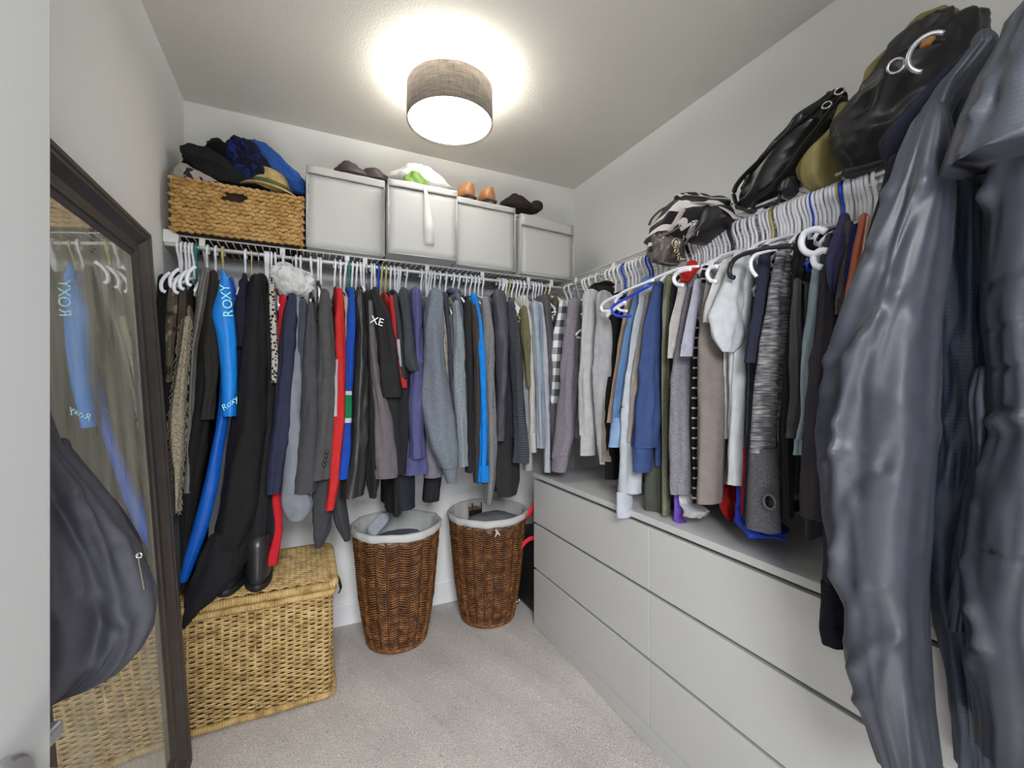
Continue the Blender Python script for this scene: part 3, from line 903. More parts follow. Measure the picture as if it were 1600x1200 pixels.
def hanger(rail, s, drop, color, label, group, tilt=None):
    kind = color if color in ('wire', 'wood') else 'tube'
    o = bpy.data.objects.new('clothes_hanger', hanger_mesh(drop, color, kind)); COL.objects.link(o)
    rz = radians(random.uniform(-7, 7)) if tilt is None else radians(tilt)
    lean = radians(random.uniform(-4, 4))
    if rail == 'B': o.location = (s, ROD_Y, ROD_Z); o.rotation_euler = (0, lean, rz)
    else: o.location = (ROD_X, s, ROD_Z); o.rotation_euler = (lean, 0, rz - pi / 2)
    tag(o, label, 'hanger', group); HANGERS.append(o)
    return o
def rod_s(rail, px):
    """position along the rod seen at image column px"""
    return onY(px, 500, ROD_Y).x if rail == 'B' else onX(px, 500, ROD_X).y

# ---------------------------------------------------------------- one garment
NG = [0]
HCOL = {'white': 'white', 'wood': 'pale wooden', 'teal': 'teal', 'blue': 'royal blue', 'black': 'black', 'wire': 'thin steel wire', 'tan': 'tan', 'grey': 'grey'}
GARMENTS = []
def garment(rail, name, short, label, cat, mat, sleeve=None, edge=None, d=.20, hook=None, hcol='white', b=.034, hem=None, de=None,
            cuff=None, fold=.16, crease=.0075, neck=None, collar=None, extra=None, wave=.006, body=True, tau=None, sm=None, df=.2, sharp=False, kf=3, group=None, body_mat=None, sway=0, edge_mat=None, m=44):
    NG[0] += 1; seed = NG[0]
    pl0 = lambda dd_: ('Y', ROD_Y - dd_) if rail == 'B' else ('X', ROD_X - dd_)
    def lean_ref(rows, p):
        q, l, r = dense(rows, 21); c = on(p, (l[12] + r[12]) / 2, q[12])
        return c.x if rail == 'B' else c.y
    _ref = sleeve or edge
    _d = d if sleeve else (de if de is not None else d)
    s_sl = lean_ref(_ref, pl0(_d))
    pl = lambda dd_: pl0(dd_) + (s_sl,)
    es, ed = axes(pl0(d))
    ref = sleeve or edge
    dref = d if sleeve else (de if de is not None else d)
    plane = pl(dref)
    fr = limb_rows(ref, plane, b, 24)
    sgn = 1 if rail == 'B' else -1
    S = lambda c: c.x if rail == 'B' else c.y
    if hook is None:
        s_h = S(fr[0][0])
    else: s_h = rod_s(rail, hook)
    zt = fr[0][0].z
    zneck = min(ROD_Z - .055, zt + (.085 if neck is None else neck))
    loc = (s_h, ROD_Y, zneck) if rail == 'B' else (ROD_X, s_h, zneck)
    g = thing(name, label, cat, loc, group or ('clothes on the back rod' if rail == 'B' else 'clothes on the right rod'))
    parts = {}
    if sleeve:
        mb, z0, fs = limb(sleeve, plane, b, fold=fold, crease=crease, seed=seed, sharp=sharp, kf=kf, m=m)
        parts['sleeve'] = mb.obj('sleeve', sm or mat, g)
    if cuff:
        cr = [r for r in cuff]
        mb, _, parts['cuff_fr'] = limb(cr, pl(d), b * .92, m=10, fold=.05, crease=.0015, seed=seed, cap=False, kf=6)
        parts['cuff'] = mb.obj('cuff', extra.get('cuff_mat', sm or mat) if extra else (sm or mat), g)
    d_e = de if de is not None else (d - .045 if sleeve else d)
    if edge:
        pe = pl0(d_e) + (lean_ref(edge, pl0(d_e)),)
        mb, ze, fe = limb(edge, pe, min(b, .03), fold=fold * .8, crease=crease, seed=seed + 50, sharp=sharp, kf=kf, m=m)
        parts['edge'] = mb.obj('side_fold', edge_mat or mat, g)
    if body:
        # centre line from the visible edge (or the sleeve), drawn towards the hook at the top
        src = limb_rows(edge, pe, .03, 30) if edge else limb_rows(sleeve, plane, b, 30)
        zz = np.array([f[0].z for f in src])[::-1]; ss = np.array([S(f[0]) for f in src])[::-1]; aa = np.array([f[1] for f in src])[::-1]
        zb = hem if hem is not None else (zz[0] if edge else zt - .62)
        if hem is not None and edge: zb = zz[0]
        def fr_s(z):
            s = float(np.interp(z, zz, ss)); a = float(np.interp(z, zz, aa))
            f = min(1, max(0, (z - zt) / max(.02, zneck - zt)))
            s = s * (1 - f) + s_h * f
            t_ = (tau if tau is not None else min(.020, max(.009, a * .75)))
            return s, t_ * (1 - .45 * f)
        dnear = d_e - .012 if edge else d - .03
        mb = panel_body(fr_s, zt - .004, zb, rail, dnear, df, zneck, seed, wave=wave, sway=sway)
        parts['body'] = mb.obj('body', body_mat or mat, g)
    if collar:
        cb = MB(); z = zneck + .004
        lp = []
        for k in range(20):
            th = 2 * pi * k / 20; dd_ = .055 * sin(th); s = .017 * cos(th)
            zz_ = z - .012 * max(0, sin(th))
            lp.append((s_h + s, ROD_Y - dd_, zz_) if rail == 'B' else (ROD_X - dd_, s_h + s, zz_))
        cb.tube(lp, collar, 8, closed=True); parts['collar'] = cb.obj('collar', body_mat or mat, g)
    if hcol:
        drop = max(.055, ROD_Z - zneck + .012)
        hanger(rail, s_h, drop, hcol, '%s hanger on the %s rod carrying the %s' % (HCOL[hcol] if hcol in ('wood', 'wire') else HCOL[hcol] + ' plastic', 'back' if rail == 'B' else 'right', short),
               'hangers on the back rod' if rail == 'B' else 'hangers on the right rod')
    GARMENTS.append((rail, s_h, short, zneck))
    parts['g'] = g; parts['zt'] = zt; parts['fr'] = fr
    return parts
def vband(rows, plane, items):
    """print bands given in photo rows -> metres down the cloth"""
    fr = limb_rows(rows, plane, .03, 60); z0 = fr[0][0].z
    P = [f[3] for f in fr]; Z = [f[0].z for f in fr]
    f_ = lambda py: round(z0 - float(np.interp(py, P, Z)), 4)
    return [(f_(a), f_(b_), c, u0, u1) for a, b_, c, u0, u1 in items]
def text_on(parent, body, size, loc, rx, ux, mat, extrude=.0006, name='lettering', shear=0.0):
    """flat print: rx = direction of reading, ux = up of the letters"""
    cu = bpy.data.curves.new(name, 'FONT'); cu.body = body; cu.size = size; cu.extrude = extrude; cu.align_x = 'CENTER'; cu.align_y = 'CENTER'; cu.shear = shear
    cu.materials.append(mat)
    tmp = bpy.data.objects.new('lettering_curve', cu); COL.objects.link(tmp)
    dg = bpy.context.evaluated_depsgraph_get(); me = bpy.data.meshes.new_from_object(tmp.evaluated_get(dg))
    bpy.data.objects.remove(tmp)
    o = bpy.data.objects.new(name, me); COL.objects.link(o)
    rx = Vector(rx).normalized(); ux = Vector(ux).normalized(); nx_ = rx.cross(ux)
    M_ = Matrix((rx, ux, nx_)).transposed().to_4x4(); M_.translation = Vector(loc)
    o.matrix_world = M_
    return put(o, parent) if parent else o

F_ = fabric
# ================================================================== BACK ROD, left to right
garment('B', 'black_jumper', 'black jumper beside the mirror', 'black jumper hanging at the left end, half behind the mirror frame', 'jumper', F_((27, 27, 29)),
        sleeve=[(440, 246, 264), (520, 248, 272), (700, 254, 280), (800, 262, 286)], hook=279, d=.17, neck=.07)
garment('B', 'camouflage_top', 'camouflage short-sleeved top', 'brown and khaki camouflage top with short sleeves near the mirror', 'top', F_((140, 132, 112), 'camo', c2=(98, 88, 72), c3=(60, 52, 44)),
        sleeve=[(455, 264, 279), (480, 262, 278), (520, 260, 276), (560, 259, 272), (597, 259, 268)], hook=285, d=.20, hem=.95)
garment('B', 'brown_tee', 'dark brown top', 'dark brown short-sleeved top between camouflage top and grey waistcoat', 'top', F_((72, 64, 56)),
        sleeve=[(452, 279, 292), (480, 278, 292), (520, 276, 290), (552, 274, 287)], hook=291, d=.205, hem=.95)
fr_ = garment('B', 'fringed_scarf', 'fringed beige scarf', 'long beige tweed scarf with frayed edges hanging by the mirror', 'scarf', F_((168, 158, 136), 'tweed', c2=(120, 110, 92), c3=(196, 188, 168)),
        edge=[(500, 288, 298), (540, 284, 295), (585, 277, 291), (660, 267, 289), (700, 268, 287), (740, 272, 283), (800, 274, 279)], de=.215, hook=297, b=.014, tau=.008, df=-.10, neck=.15)
# its frayed threads
fm = MB(); rnd = random.Random(4)
for f in limb_rows([(500, 288, 298), (585, 277, 291), (660, 267, 289), (740, 272, 283), (800, 274, 279)], ('Y', ROD_Y - .215), .014, 90):
    for s in (-1, 1, 1):
        p = f[0] + Vector((s * f[1] * .9, -.012, 0)); L_ = rnd.uniform(.006, .018)
        fm.tube([p, p + Vector((s * L_ * .6, -.003, -L_ * .4)), p + Vector((s * L_ * .8, -.004, -L_))], .0008, 4)
tag(fm.obj('fringe', F_((176, 168, 148)), fr_['g']), kind='stuff')
garment('B', 'grey_waistcoat', 'shiny grey waistcoat', 'shiny grey satin waistcoat next to the teal hanger', 'waistcoat', F_((104, 102, 98), rough=.45),
        sleeve=[(428, 314, 329), (450, 309, 326), (480, 306, 320), (535, 298, 308), (650, 293, 304), (770, 285, 298)], hook=325, hcol='white', d=.19, neck=.035, hem=.8, b=.02)
garment('B', 'black_dress', 'long black dress', 'long black dress whose hem reaches down to the wicker trunk', 'dress', F_((34, 33, 35)),
        sleeve=[(432, 326, 341), (470, 320, 344), (540, 313, 343), (600, 320, 340), (655, 313, 335)], edge=[(500, 318, 340), (660, 293, 326), (760, 283, 312), (850, 282, 298), (925, 282, 290)], de=.17, hook=338, d=.195, neck=.03, sm=F_((54, 50, 47)))
# black and blue wetsuit
wr = [(424, 346, 352), (440, 344, 360), (460, 340, 363), (490, 330, 366), (530, 340, 370), (585, 346, 371), (650, 347, 369)]
w_ = garment('B', 'blue_wetsuit', 'blue wetsuit', 'bright blue wetsuit with light blue lettering and one long leg', 'wetsuit', F_((6, 124, 214), rough=.5, k=2.1), sleeve=wr, d=.225, hook=349, hcol='tan', neck=.012, b=.03,
             body=False, fold=.05, crease=.002)
mb, _, _ = limb([(500, 343, 368), (600, 344, 364), (650, 340, 358), (700, 330, 350), (760, 317, 341), (820, 301, 327), (870, 287, 310), (908, 280, 294)], ('Y', ROD_Y - .18), .022, seed=5, fold=.05, crease=.002)
mb.obj('leg', F_((0, 88, 186), rough=.5, k=2.1), w_['g'])
mb, _, _ = limb([(440, 356, 366), (480, 360, 374), (560, 362, 372)], ('Y', ROD_Y - .13), .03, seed=6, fold=.05); mb.obj('sleeve', F_((8, 60, 160), rough=.5, k=2.1), w_['g'])
CY = plain('pale_cyan_print', (150, 218, 238), .6, k=1.2)
fz = ROD_Y - .225 - .032
for ch, px, py in (('R', 357, 490), ('O', 356, 475), ('X', 354, 462), ('Y', 352, 450)):
    p = onY(px, py, fz - .001); text_on(w_['g'], ch, .041, p, (-.08, 0, 1), (-1, 0, -.08), CY, name='letter')
p = onY(358, 631, fz); text_on(w_['g'], 'Roxy', .028, p, (.75, 0, .66), (-.66, 0, .75), CY, name='cuff_lettering', shear=.4)

garment('B', 'navy_dress', 'navy short-sleeved dress', 'long navy dress with a short sleeve beside the blue wetsuit', 'dress', F_((34, 36, 56)),
        sleeve=[(432, 378, 386), (470, 367, 386), (500, 363, 387), (542, 371, 387)], edge=[(520, 366, 384), (640, 362, 380), (760, 350, 372), (880, 330, 352)], de=.15, hook=384, d=.20, neck=.03)
garment('B', 'black_velvet_coat', 'long black velvet coat', 'long black velvet coat with rounded hem right of the navy dress', 'coat', F_((33, 33, 35)),
        sleeve=[(440, 391, 408), (465, 386, 412), (520, 384, 412), (600, 374, 414), (700, 363, 410), (800, 345, 402), (850, 334, 380), (864, 344, 366)], hook=393, hcol='wood', d=.215, b=.045, neck=.03, hem=.55)
garment('B', 'black_wool_coat', 'black wool coat', 'long black wool coat behind the velvet one, draping onto the trunk', 'coat', F_((30, 30, 32)),
        sleeve=[(440, 400, 418), (560, 405, 422), (700, 392, 418), (800, 378, 406), (880, 352, 388), (905, 340, 372)], hook=404, hcol='wire', d=.18, b=.04, neck=.035, hem=.5)
garment('B', 'black_trousers', 'black trousers over the boots', 'black trousers with a flared leg ending above the black boots', 'trousers', F_((40, 40, 43)),
        edge=[(470, 410, 428), (640, 402, 428), (760, 394, 424), (860, 388, 412), (878, 390, 410)], de=.17, hook=414, b=.035, neck=.10, df=-.02)
garment('B', 'black_skirt', 'long black skirt', 'long black flared skirt in front of a red strip of cloth', 'skirt', F_((36, 36, 39)),
        edge=[(500, 418, 432), (640, 412, 430), (740, 414, 432), (846, 412, 436)], de=.14, hook=417, b=.03, neck=.11, df=-.02)
garment('B', 'leopard_scarf', 'leopard print scarf', 'narrow black and white leopard print scarf', 'scarf', F_((34, 30, 28), 'leopard', c2=(205, 198, 186)),
        edge=[(440, 420, 430), (500, 421, 432), (560, 424, 434), (598, 424, 431)], de=.215, hook=424, b=.014, tau=.007, df=-.1, neck=.05, hcol='white')
garment('B', 'red_dress', 'red dress', 'red dress whose hem shows below the navy blazer', 'dress', F_((196, 34, 48)),
        edge=[(468, 436, 447), (600, 430, 440), (775, 426, 440), (830, 430, 441), (858, 420, 437), (881, 411, 434)], de=.16, hook=430, b=.02, neck=.07, df=-.05)
garment('B', 'navy_blazer', 'navy blazer', 'navy blazer with pleated cuff under the plastic cover', 'blazer', F_((46, 50, 72)),
        sleeve=[(468, 450, 464), (500, 441, 466), (560, 437, 463), (640, 426, 456), (700, 419, 450), (770, 414, 439)], hook=442, d=.215, b=.036, neck=.10)
garment('B', 'light_grey_suit_jacket', 'pale grey suit jacket', 'pale grey suit jacket with folded hem below the navy blazer', 'jacket', F_((128, 132, 140)),
        sleeve=[(470, 460, 470), (540, 458, 470), (575, 447, 471), (598, 432, 471), (640, 437, 472), (700, 446, 474), (760, 440, 478), (785, 437, 492), (800, 440, 494), (811, 450, 478)], hook=457, d=.205, hcol='wire', b=.03, neck=.10, kf=2, fold=.14)
garment('B', 'slate_waistcoat', 'slate blue waistcoat', 'slate blue waistcoat between pale grey and charcoal jackets', 'waistcoat', F_((66, 74, 86)),
        sleeve=[(476, 467, 480), (540, 464, 478), (640, 463, 476), (700, 462, 474)], hook=470, d=.205, neck=.10)
garment('B', 'charcoal_suit', 'charcoal suit', 'charcoal suit jacket, the left one of two dark blazers', 'blazer', F_((70, 70, 75)),
        sleeve=[(482, 478, 492), (520, 474, 497), (600, 471, 499), (660, 467, 499), (768, 457, 496)], hook=486, d=.22, b=.04, neck=.10, fold=.06)
t_ = garment('B', 'charcoal_blazer', 'charcoal blazer with cuff buttons', 'charcoal blazer with four buttons on the sleeve cuff', 'blazer', F_((76, 76, 77)),
        sleeve=[(462, 500, 514), (500, 498, 521), (560, 499, 524), (640, 494, 523), (720, 486, 519), (748, 484, 515)], hook=497, d=.225, b=.042, neck=.09, fold=.05)
BTN = plain('horn_button', (40, 38, 38), .3)
for py in (706, 713, 720, 727):
    bt = MB(); c_ = onY(511 - (py - 706) * .22, py, ROD_Y - .225 - .040)
    bt.rings([[c_ + Vector((r_ * cos(2 * pi * k / 12), o_, r_ * sin(2 * pi * k / 12))) for k in range(12)] for r_, o_ in ((.006, .002), (.0065, -.001), (.005, -.003))]); bt.obj('button', BTN, t_['g'])
garment('B', 'slate_trousers', 'slate trousers', 'dark slate trousers whose two leg ends show beside the trunk', 'trousers', F_((64, 66, 70)),
        sleeve=[(700, 500, 530), (784, 486, 520), (830, 488, 514), (855, 492, 503)], edge=[(500, 516, 524), (700, 516, 526), (770, 517, 540), (815, 524, 546), (845, 538, 547)], d=.17, de=.12, hook=501, b=.03, df=-.02, neck=.10)
red = [(458, 525, 536), (500, 522, 539), (560, 525, 540), (650, 522, 539), (700, 517, 535), (760, 512, 531), (796, 508, 524)]
PB = ('Y', ROD_Y - .235)
garment('B', 'red_track_jacket', 'red track jacket', 'bright red track jacket with white stripe down the sleeve', 'jacket',
        F_((222, 52, 52), bands=vband(red, PB, [(562, 650, (225, 222, 226), .34, .47)]), k=1.3), sleeve=red, hook=523, d=.235, b=.03, neck=.06, hem=.9, fold=.08)
garment('B', 'beige_shirt', 'beige shirt', 'thin beige shirt between the red and the blue track jackets', 'shirt', F_((178, 166, 150)),
        sleeve=[(470, 537, 545), (560, 537, 546), (650, 534, 544)], hook=531, d=.20, neck=.07)
blue = [(455, 545, 553), (500, 543, 555), (560, 541, 554), (610, 540, 550), (700, 535, 549), (748, 529, 544)]
garment('B', 'blue_track_jacket', 'blue track jacket', 'blue track jacket with white and green bands on the sleeve', 'jacket',
        F_((30, 82, 190), bands=vband(blue, PB, [(611, 617, (225, 228, 228), 0, 1), (617, 653, (20, 140, 92), 0, 1), (653, 660, (225, 228, 228), 0, 1)]), k=1.3), sleeve=blue, hook=540, d=.235, b=.03, neck=.05, fold=.07)
garment('B', 'black_leather_jacket', 'black leather jacket', 'black leather jacket right of the blue track jacket', 'jacket', F_((50, 50, 51), rough=.42),
        sleeve=[(462, 555, 568), (520, 556, 574), (600, 550, 575), (660, 549, 575), (720, 544, 572), (775, 533, 566)], hook=551, d=.21, b=.04, neck=.06, crease=.007, hcol='white', sharp=True)
garment('B', 'black_hooded_top', 'black hooded top', 'black hooded top with pointed hem beside the leather jacket', 'top', F_((40, 40, 41)),
        sleeve=[(462, 568, 579), (540, 571, 584), (650, 573, 592), (740, 572, 594), (778, 578, 588)], hook=558, d=.19, neck=.06, b=.034)
garment('B', 'mauve_shirt', 'mauve-grey shirt', 'mauve-grey shirt with a long hanging sleeve and narrow cuff', 'shirt', F_((106, 100, 105)),
        sleeve=[(474, 575, 582), (540, 577, 588), (600, 581, 596), (650, 584, 610), (700, 585, 617), (742, 586, 620)], cuff=[(733, 585, 621), (746, 586, 622)], hook=567, d=.225, neck=.06, b=.034)
t_ = garment('B', 'black_print_tee', 'black tee with white letters', 'black tee shirt with white letters on its chest', 'tee shirt', F_((44, 45, 46)),
        sleeve=[(458, 580, 592), (490, 587, 609), (540, 590, 620), (594, 592, 626), (620, 596, 629)], edge=[(465, 573, 588), (520, 582, 600), (600, 594, 622), (700, 606, 626)], hook=580, d=.235, de=.20, neck=.045, b=.045)
p = onY(589, 502, ROD_Y - .235 - .046); text_on(t_['g'], 'XE', .042, p, (.93, .1, -.25), (.22, 0, .97), plain('white_print', (225, 228, 232), .6))
garment('B', 'red_tee', 'red tee', 'red tee shirt showing as a strip between two black tees', 'tee shirt', F_((206, 54, 54), k=1.3),
        sleeve=[(466, 608, 614), (500, 611, 619), (560, 616, 622), (606, 624, 637)], hook=597, d=.225, hcol='tan', neck=.06)
wp = [(466, 613, 621), (520, 619, 629), (560, 623, 631), (590, 624, 634)]
t_ = garment('B', 'dark_grey_tee', 'dark grey tee with white print', 'dark grey tee shirt with a white printed strip on the sleeve', 'tee shirt',
        F_((62, 62, 66), bands=vband(wp, ('Y', ROD_Y - .215), [(530, 572, (215, 222, 228), .30, .46)])), sleeve=wp, hook=603, hcol='tan', d=.23, neck=.06)
garment('B', 'charcoal_tee', 'charcoal wide-sleeved tee', 'charcoal tee shirt with a wide flaring short sleeve', 'tee shirt', F_((64, 68, 73)),
        sleeve=[(462, 623, 639), (500, 629, 643), (540, 631, 646), (572, 633, 655), (580, 640, 655)], hook=610, d=.245, neck=.06, b=.05)
garment('B', 'black_long_sleeve', 'black jersey', 'black long-sleeved jersey left of the violet hoodie', 'jersey', F_((40, 41, 44)),
        sleeve=[(580, 612, 640), (650, 616, 642), (740, 612, 634)], hook=616, d=.19, neck=.17, b=.035)
garment('B', 'navy_sweatpants', 'navy sweatpants', 'dark navy trouser leg ending over the left hamper', 'trousers', F_((44, 46, 56)),
        edge=[(600, 622, 642), (720, 612, 646), (770, 614, 647), (795, 618, 648)], de=.12, hook=621, b=.03, neck=.18, df=-.02)
garment('B', 'violet_hoodie', 'violet-blue hoodie', 'violet-blue hooded sweatshirt with wide ribbed hem', 'hoodie', F_((84, 86, 130)),
        sleeve=[(462, 641, 659), (500, 643, 661), (560, 645, 661), (640, 640, 660), (715, 640, 662)], edge=[(520, 644, 660), (640, 637, 660), (700, 631, 667), (741, 628, 668)], cuff=[(562, 644, 662), (568, 644, 662)], hook=635, d=.225, de=.19, neck=.05, b=.04, collar=.016)
garment('B', 'lavender_tee', 'lavender-grey tee', 'lavender-grey tee shirt whose hem shows under the big grey sweatshirt', 'tee shirt', F_((122, 120, 132)),
        edge=[(560, 664, 684), (700, 664, 690), (745, 663, 692)], de=.16, hook=658, b=.03, neck=.14)
garment('B', 'heather_grey_sweatshirt', 'large grey sweatshirt', 'large heather grey sweatshirt with a broad sleeve and ribbed cuff', 'sweatshirt', F_((114, 122, 133), 'heather'),
        sleeve=[(466, 670, 690), (500, 662, 692), (560, 661, 697), (620, 660, 706), (660, 664, 709), (700, 673, 713), (730, 688, 714)], cuff=[(730, 690, 713), (754, 698, 713)], hook=665, d=.245, b=.05, neck=.04)
garment('B', 'black_tracksuit_trousers', 'black tracksuit trousers', 'black trouser leg hanging below the grey sweatshirt', 'trousers', F_((42, 42, 48)),
        edge=[(600, 676, 700), (735, 664, 692), (783, 660, 686)], de=.10, hook=669, b=.03, neck=.18, df=-.02)
garment('B', 'beige_plaid_shirt', 'beige plaid shirt', 'beige plaid flannel shirt behind the large grey sweatshirt', 'shirt', F_((176, 166, 148), 'plaid', c2=(140, 132, 120), c3=(120, 112, 104), p=(5, 22)),
        sleeve=[(468, 681, 690), (520, 687, 698), (600, 693, 702), (700, 702, 712)], hook=673, d=.21, neck=.05)
garment('B', 'navy_sweater', 'dark navy sweater', 'dark navy sweater beside the beige plaid shirt', 'sweater', F_((62, 62, 76)),
        sleeve=[(464, 690, 700), (510, 695, 704), (600, 702, 710), (690, 708, 716)], hook=678, d=.205, neck=.05)
garment('B', 'dark_knit_sweater', 'slate knit sweater', 'slate grey knit sweater left of the pale blue-grey one', 'sweater', F_((90, 95, 100), 'heather'),
        sleeve=[(500, 699, 709), (600, 703, 713), (700, 710, 719)], hook=686, d=.20, neck=.09)
garment('B', 'pale_heather_sweatshirt', 'pale blue-grey sweatshirt', 'pale blue-grey heather sweatshirt with camouflage hood', 'sweatshirt', F_((134, 144, 150), 'heather'),
        sleeve=[(478, 707, 718), (520, 708, 725), (600, 707, 726), (650, 711, 728), (728, 716, 731)], hook=697, d=.225, neck=.06, b=.034, collar=.015, body_mat=F_((112, 116, 106), 'camo', c2=(130, 132, 118), c3=(84, 88, 80)))
garment('B', 'slate_hoodie', 'slate blue hoodie', 'slate blue hoodie with dark hood lining', 'hoodie', F_((98, 104, 120)),
        sleeve=[(466, 709, 720), (510, 718, 729), (600, 725, 731), (680, 727, 732)], hook=708, d=.19, neck=.06, collar=.014)
garment('B', 'black_zip_jacket', 'black zip jacket', 'black zip jacket hanging between slate hoodie and brown jacket', 'jacket', F_((48, 48, 50)),
        sleeve=[(478, 724, 737), (560, 726, 739), (700, 727, 741), (738, 728, 741)], hook=717, d=.21, neck=.07, collar=.012)
garment('B', 'brown_jacket', 'dark brown jacket', 'dark brown jacket with patterned yoke left of the bright blue top', 'jacket', F_((72, 63, 60)),
        sleeve=[(478, 735, 746), (530, 740, 751), (650, 741, 752), (754, 740, 750)], hook=727, d=.21, neck=.07)
bl = [(466, 736, 746), (500, 744, 753), (560, 749, 759), (640, 750, 761), (700, 748, 762), (751, 746, 764)]
garment('B', 'bright_blue_top', 'bright blue sports top', 'bright blue sports top, a narrow strip on the back rod', 'top', F_((20, 122, 208), k=2.0), sleeve=bl, hook=735, d=.235, neck=.05, fold=.05, cuff=[(727, 746.5, 764), (752, 745, 765)])
garment('B', 'grey_cardigan', 'long grey cardigan', 'long grey cardigan whose cuff hangs into the right hamper', 'cardigan', F_((126, 126, 127), 'heather'),
        sleeve=[(474, 752, 766), (520, 757, 772), (600, 758, 774), (700, 760, 775), (760, 758, 772), (786, 757, 769)], hook=753, d=.225, neck=.05)
garment('B', 'charcoal_windbreaker', 'charcoal windbreaker', 'charcoal windbreaker with turned cuff, lower sleeve folded back', 'jacket', F_((66, 66, 77), rough=.6),
        sleeve=[(468, 768, 790), (510, 771, 796), (560, 774, 795), (610, 776, 793), (660, 774, 790), (688, 772, 788)], hook=778, d=.235, b=.045, neck=.06, crease=.006, sharp=True, collar=.014)
garment('B', 'black_backless_jacket', 'black quilted jacket', 'black quilted jacket whose hem hangs above the right hamper', 'jacket', F_((54, 54, 56)),
        edge=[(640, 775, 800), (726, 772, 813), (755, 773, 812), (774, 778, 808)], de=.16, hook=783, b=.045, neck=.19)
garment('B', 'ribbed_jacket', 'ribbed charcoal jacket', 'charcoal jacket with fine ribbed sleeve and gathered cuff', 'jacket', F_((78, 80, 88), 'rib', c2=(58, 60, 66), p=(95, 1)),
        sleeve=[(478, 791, 805), (520, 797, 812), (600, 800, 818), (660, 801, 823), (700, 803, 827), (722, 800, 826)], hook=790, d=.225, b=.04, neck=.06)
garment('B', 'pale_grey_shirt', 'pale grey shirt', 'pale grey shirt right of the ribbed charcoal jacket', 'shirt', F_((158, 160, 166)),
        sleeve=[(484, 808, 816), (560, 814, 821), (660, 820, 828), (734, 818, 833)], hook=800, d=.20, neck=.06)
garment('B', 'olive_tee', 'olive tee', 'olive green tee shirt among pale shirts on the back rod', 'tee shirt', F_((112, 108, 80)),
        sleeve=[(484, 814, 823), (530, 816, 828), (570, 820, 828), (605, 823, 829)], hook=806, d=.225, neck=.06)
garment('B', 'cream_shirt', 'cream shirt', 'cream shirt with a patterned cuff near the corner', 'shirt', F_((206, 205, 198), k=1.5),
        sleeve=[(470, 812, 824), (500, 821, 831), (560, 826, 833), (640, 826, 837), (680, 824, 837)], cuff=[(676, 824, 837), (706, 824, 838)], hook=811, d=.23, neck=.05)
garment('B', 'light_blue_shirt', 'light blue shirt', 'light blue shirt beside the cream one', 'shirt', F_((166, 177, 190)),
        sleeve=[(478, 829, 841), (540, 832, 846), (600, 836, 847), (700, 839, 849)], hook=818, d=.22, neck=.05)
garment('B', 'denim_shirt', 'washed denim shirt', 'washed blue denim shirt near the corner of the back rod', 'shirt', F_((120, 140, 160), 'denim', c2=(140, 158, 176), c3=(180, 190, 200)),
        sleeve=[(482, 836, 846), (560, 841, 850), (700, 843, 852)], hook=824, d=.205, neck=.05)
garment('B', 'grey_oxford_shirt', 'grey-blue oxford shirt', 'grey-blue oxford shirt with buttoned cuff by the chest of drawers', 'shirt', F_((176, 181, 192)),
        sleeve=[(480, 838, 849), (540, 845, 854), (600, 847, 858), (680, 850, 860), (737, 848, 861)], hook=831, d=.225, neck=.05)
garment('B', 'taupe_jacket', 'dark taupe jacket', 'dark taupe jacket, last but one on the back rod', 'jacket', F_((94, 88, 92)),
        sleeve=[(470, 846, 858), (540, 852, 866), (620, 855, 868), (720, 858, 872)], hook=840, d=.21, neck=.05)
garment('B', 'grey_flannel_shirt', 'dark flannel on a wooden hanger', 'dark grey flannel shirt on a wooden hanger in the corner', 'shirt', F_((80, 78, 80)),
        sleeve=[(470, 862, 872), (600, 864, 876), (700, 866, 880)], hook=850, hcol='wood', d=.16, neck=.05)

# ================================================================== RIGHT ROD, far end to near end
garment('R', 'checked_flannel_shirt', 'black and white checked shirt', 'black, grey and white checked flannel shirt in the corner', 'shirt', F_((196, 198, 202), 'check', c2=(128, 130, 134), c3=(62, 62, 66), p=(4, 15), k=2.6),
        sleeve=[(480, 874, 890), (520, 866, 885), (570, 859, 881), (630, 857, 877), (645, 859, 872)], hook=886, d=.19, b=.03, neck=.05, wave=.003)
garment('R', 'mauve_cotton_shirt', 'mauve cotton shirt', 'mauve cotton shirt with buttoned cuff in front of the checked shirt', 'shirt', F_((134, 127, 138), 'heather'),
        sleeve=[(476, 891, 908), (520, 884, 906), (600, 875, 901), (680, 867, 897), (716, 863, 890)], cuff=[(712, 863, 890), (736, 862, 886)], hook=905, d=.20, hcol='grey', b=.036, neck=.05)
garment('R', 'cream_sweater', 'cream sweater', 'cream ribbed-cuff sweater right of the mauve shirt', 'sweater', F_((198, 198, 200), k=1.5),
        sleeve=[(466, 913, 936), (500, 911, 934), (560, 908, 932), (620, 906, 932), (680, 907, 932)], cuff=[(676, 908, 931), (711, 908, 929)], hook=914, d=.205, b=.04, neck=.05)
garment('R', 'pale_grey_sweater', 'pale grey sweater', 'pale grey sweater with creased sleeve beside the cream sweater', 'sweater', F_((184, 184, 188), k=1.5),
        sleeve=[(468, 932, 956), (520, 929, 960), (600, 928, 958), (690, 934, 960), (724, 937, 964)], hook=925, d=.19, b=.04, neck=.05)
garment('R', 'black_vest_top', 'black vest top', 'black vest top between pale grey sweater and peach cardigan', 'top', F_((32, 31, 33)),
        sleeve=[(490, 956, 972), (560, 951, 966), (660, 948, 964), (748, 948, 970)], hook=942, hcol='wire', d=.17, neck=.07)
garment('R', 'khaki_fringed_top', 'khaki tasselled top', 'khaki top with small tassels behind the peach cardigan', 'top', F_((150, 142, 128)),
        sleeve=[(520, 962, 972), (600, 950, 962), (650, 943, 958), (720, 940, 962)], hook=951, d=.18, neck=.1)
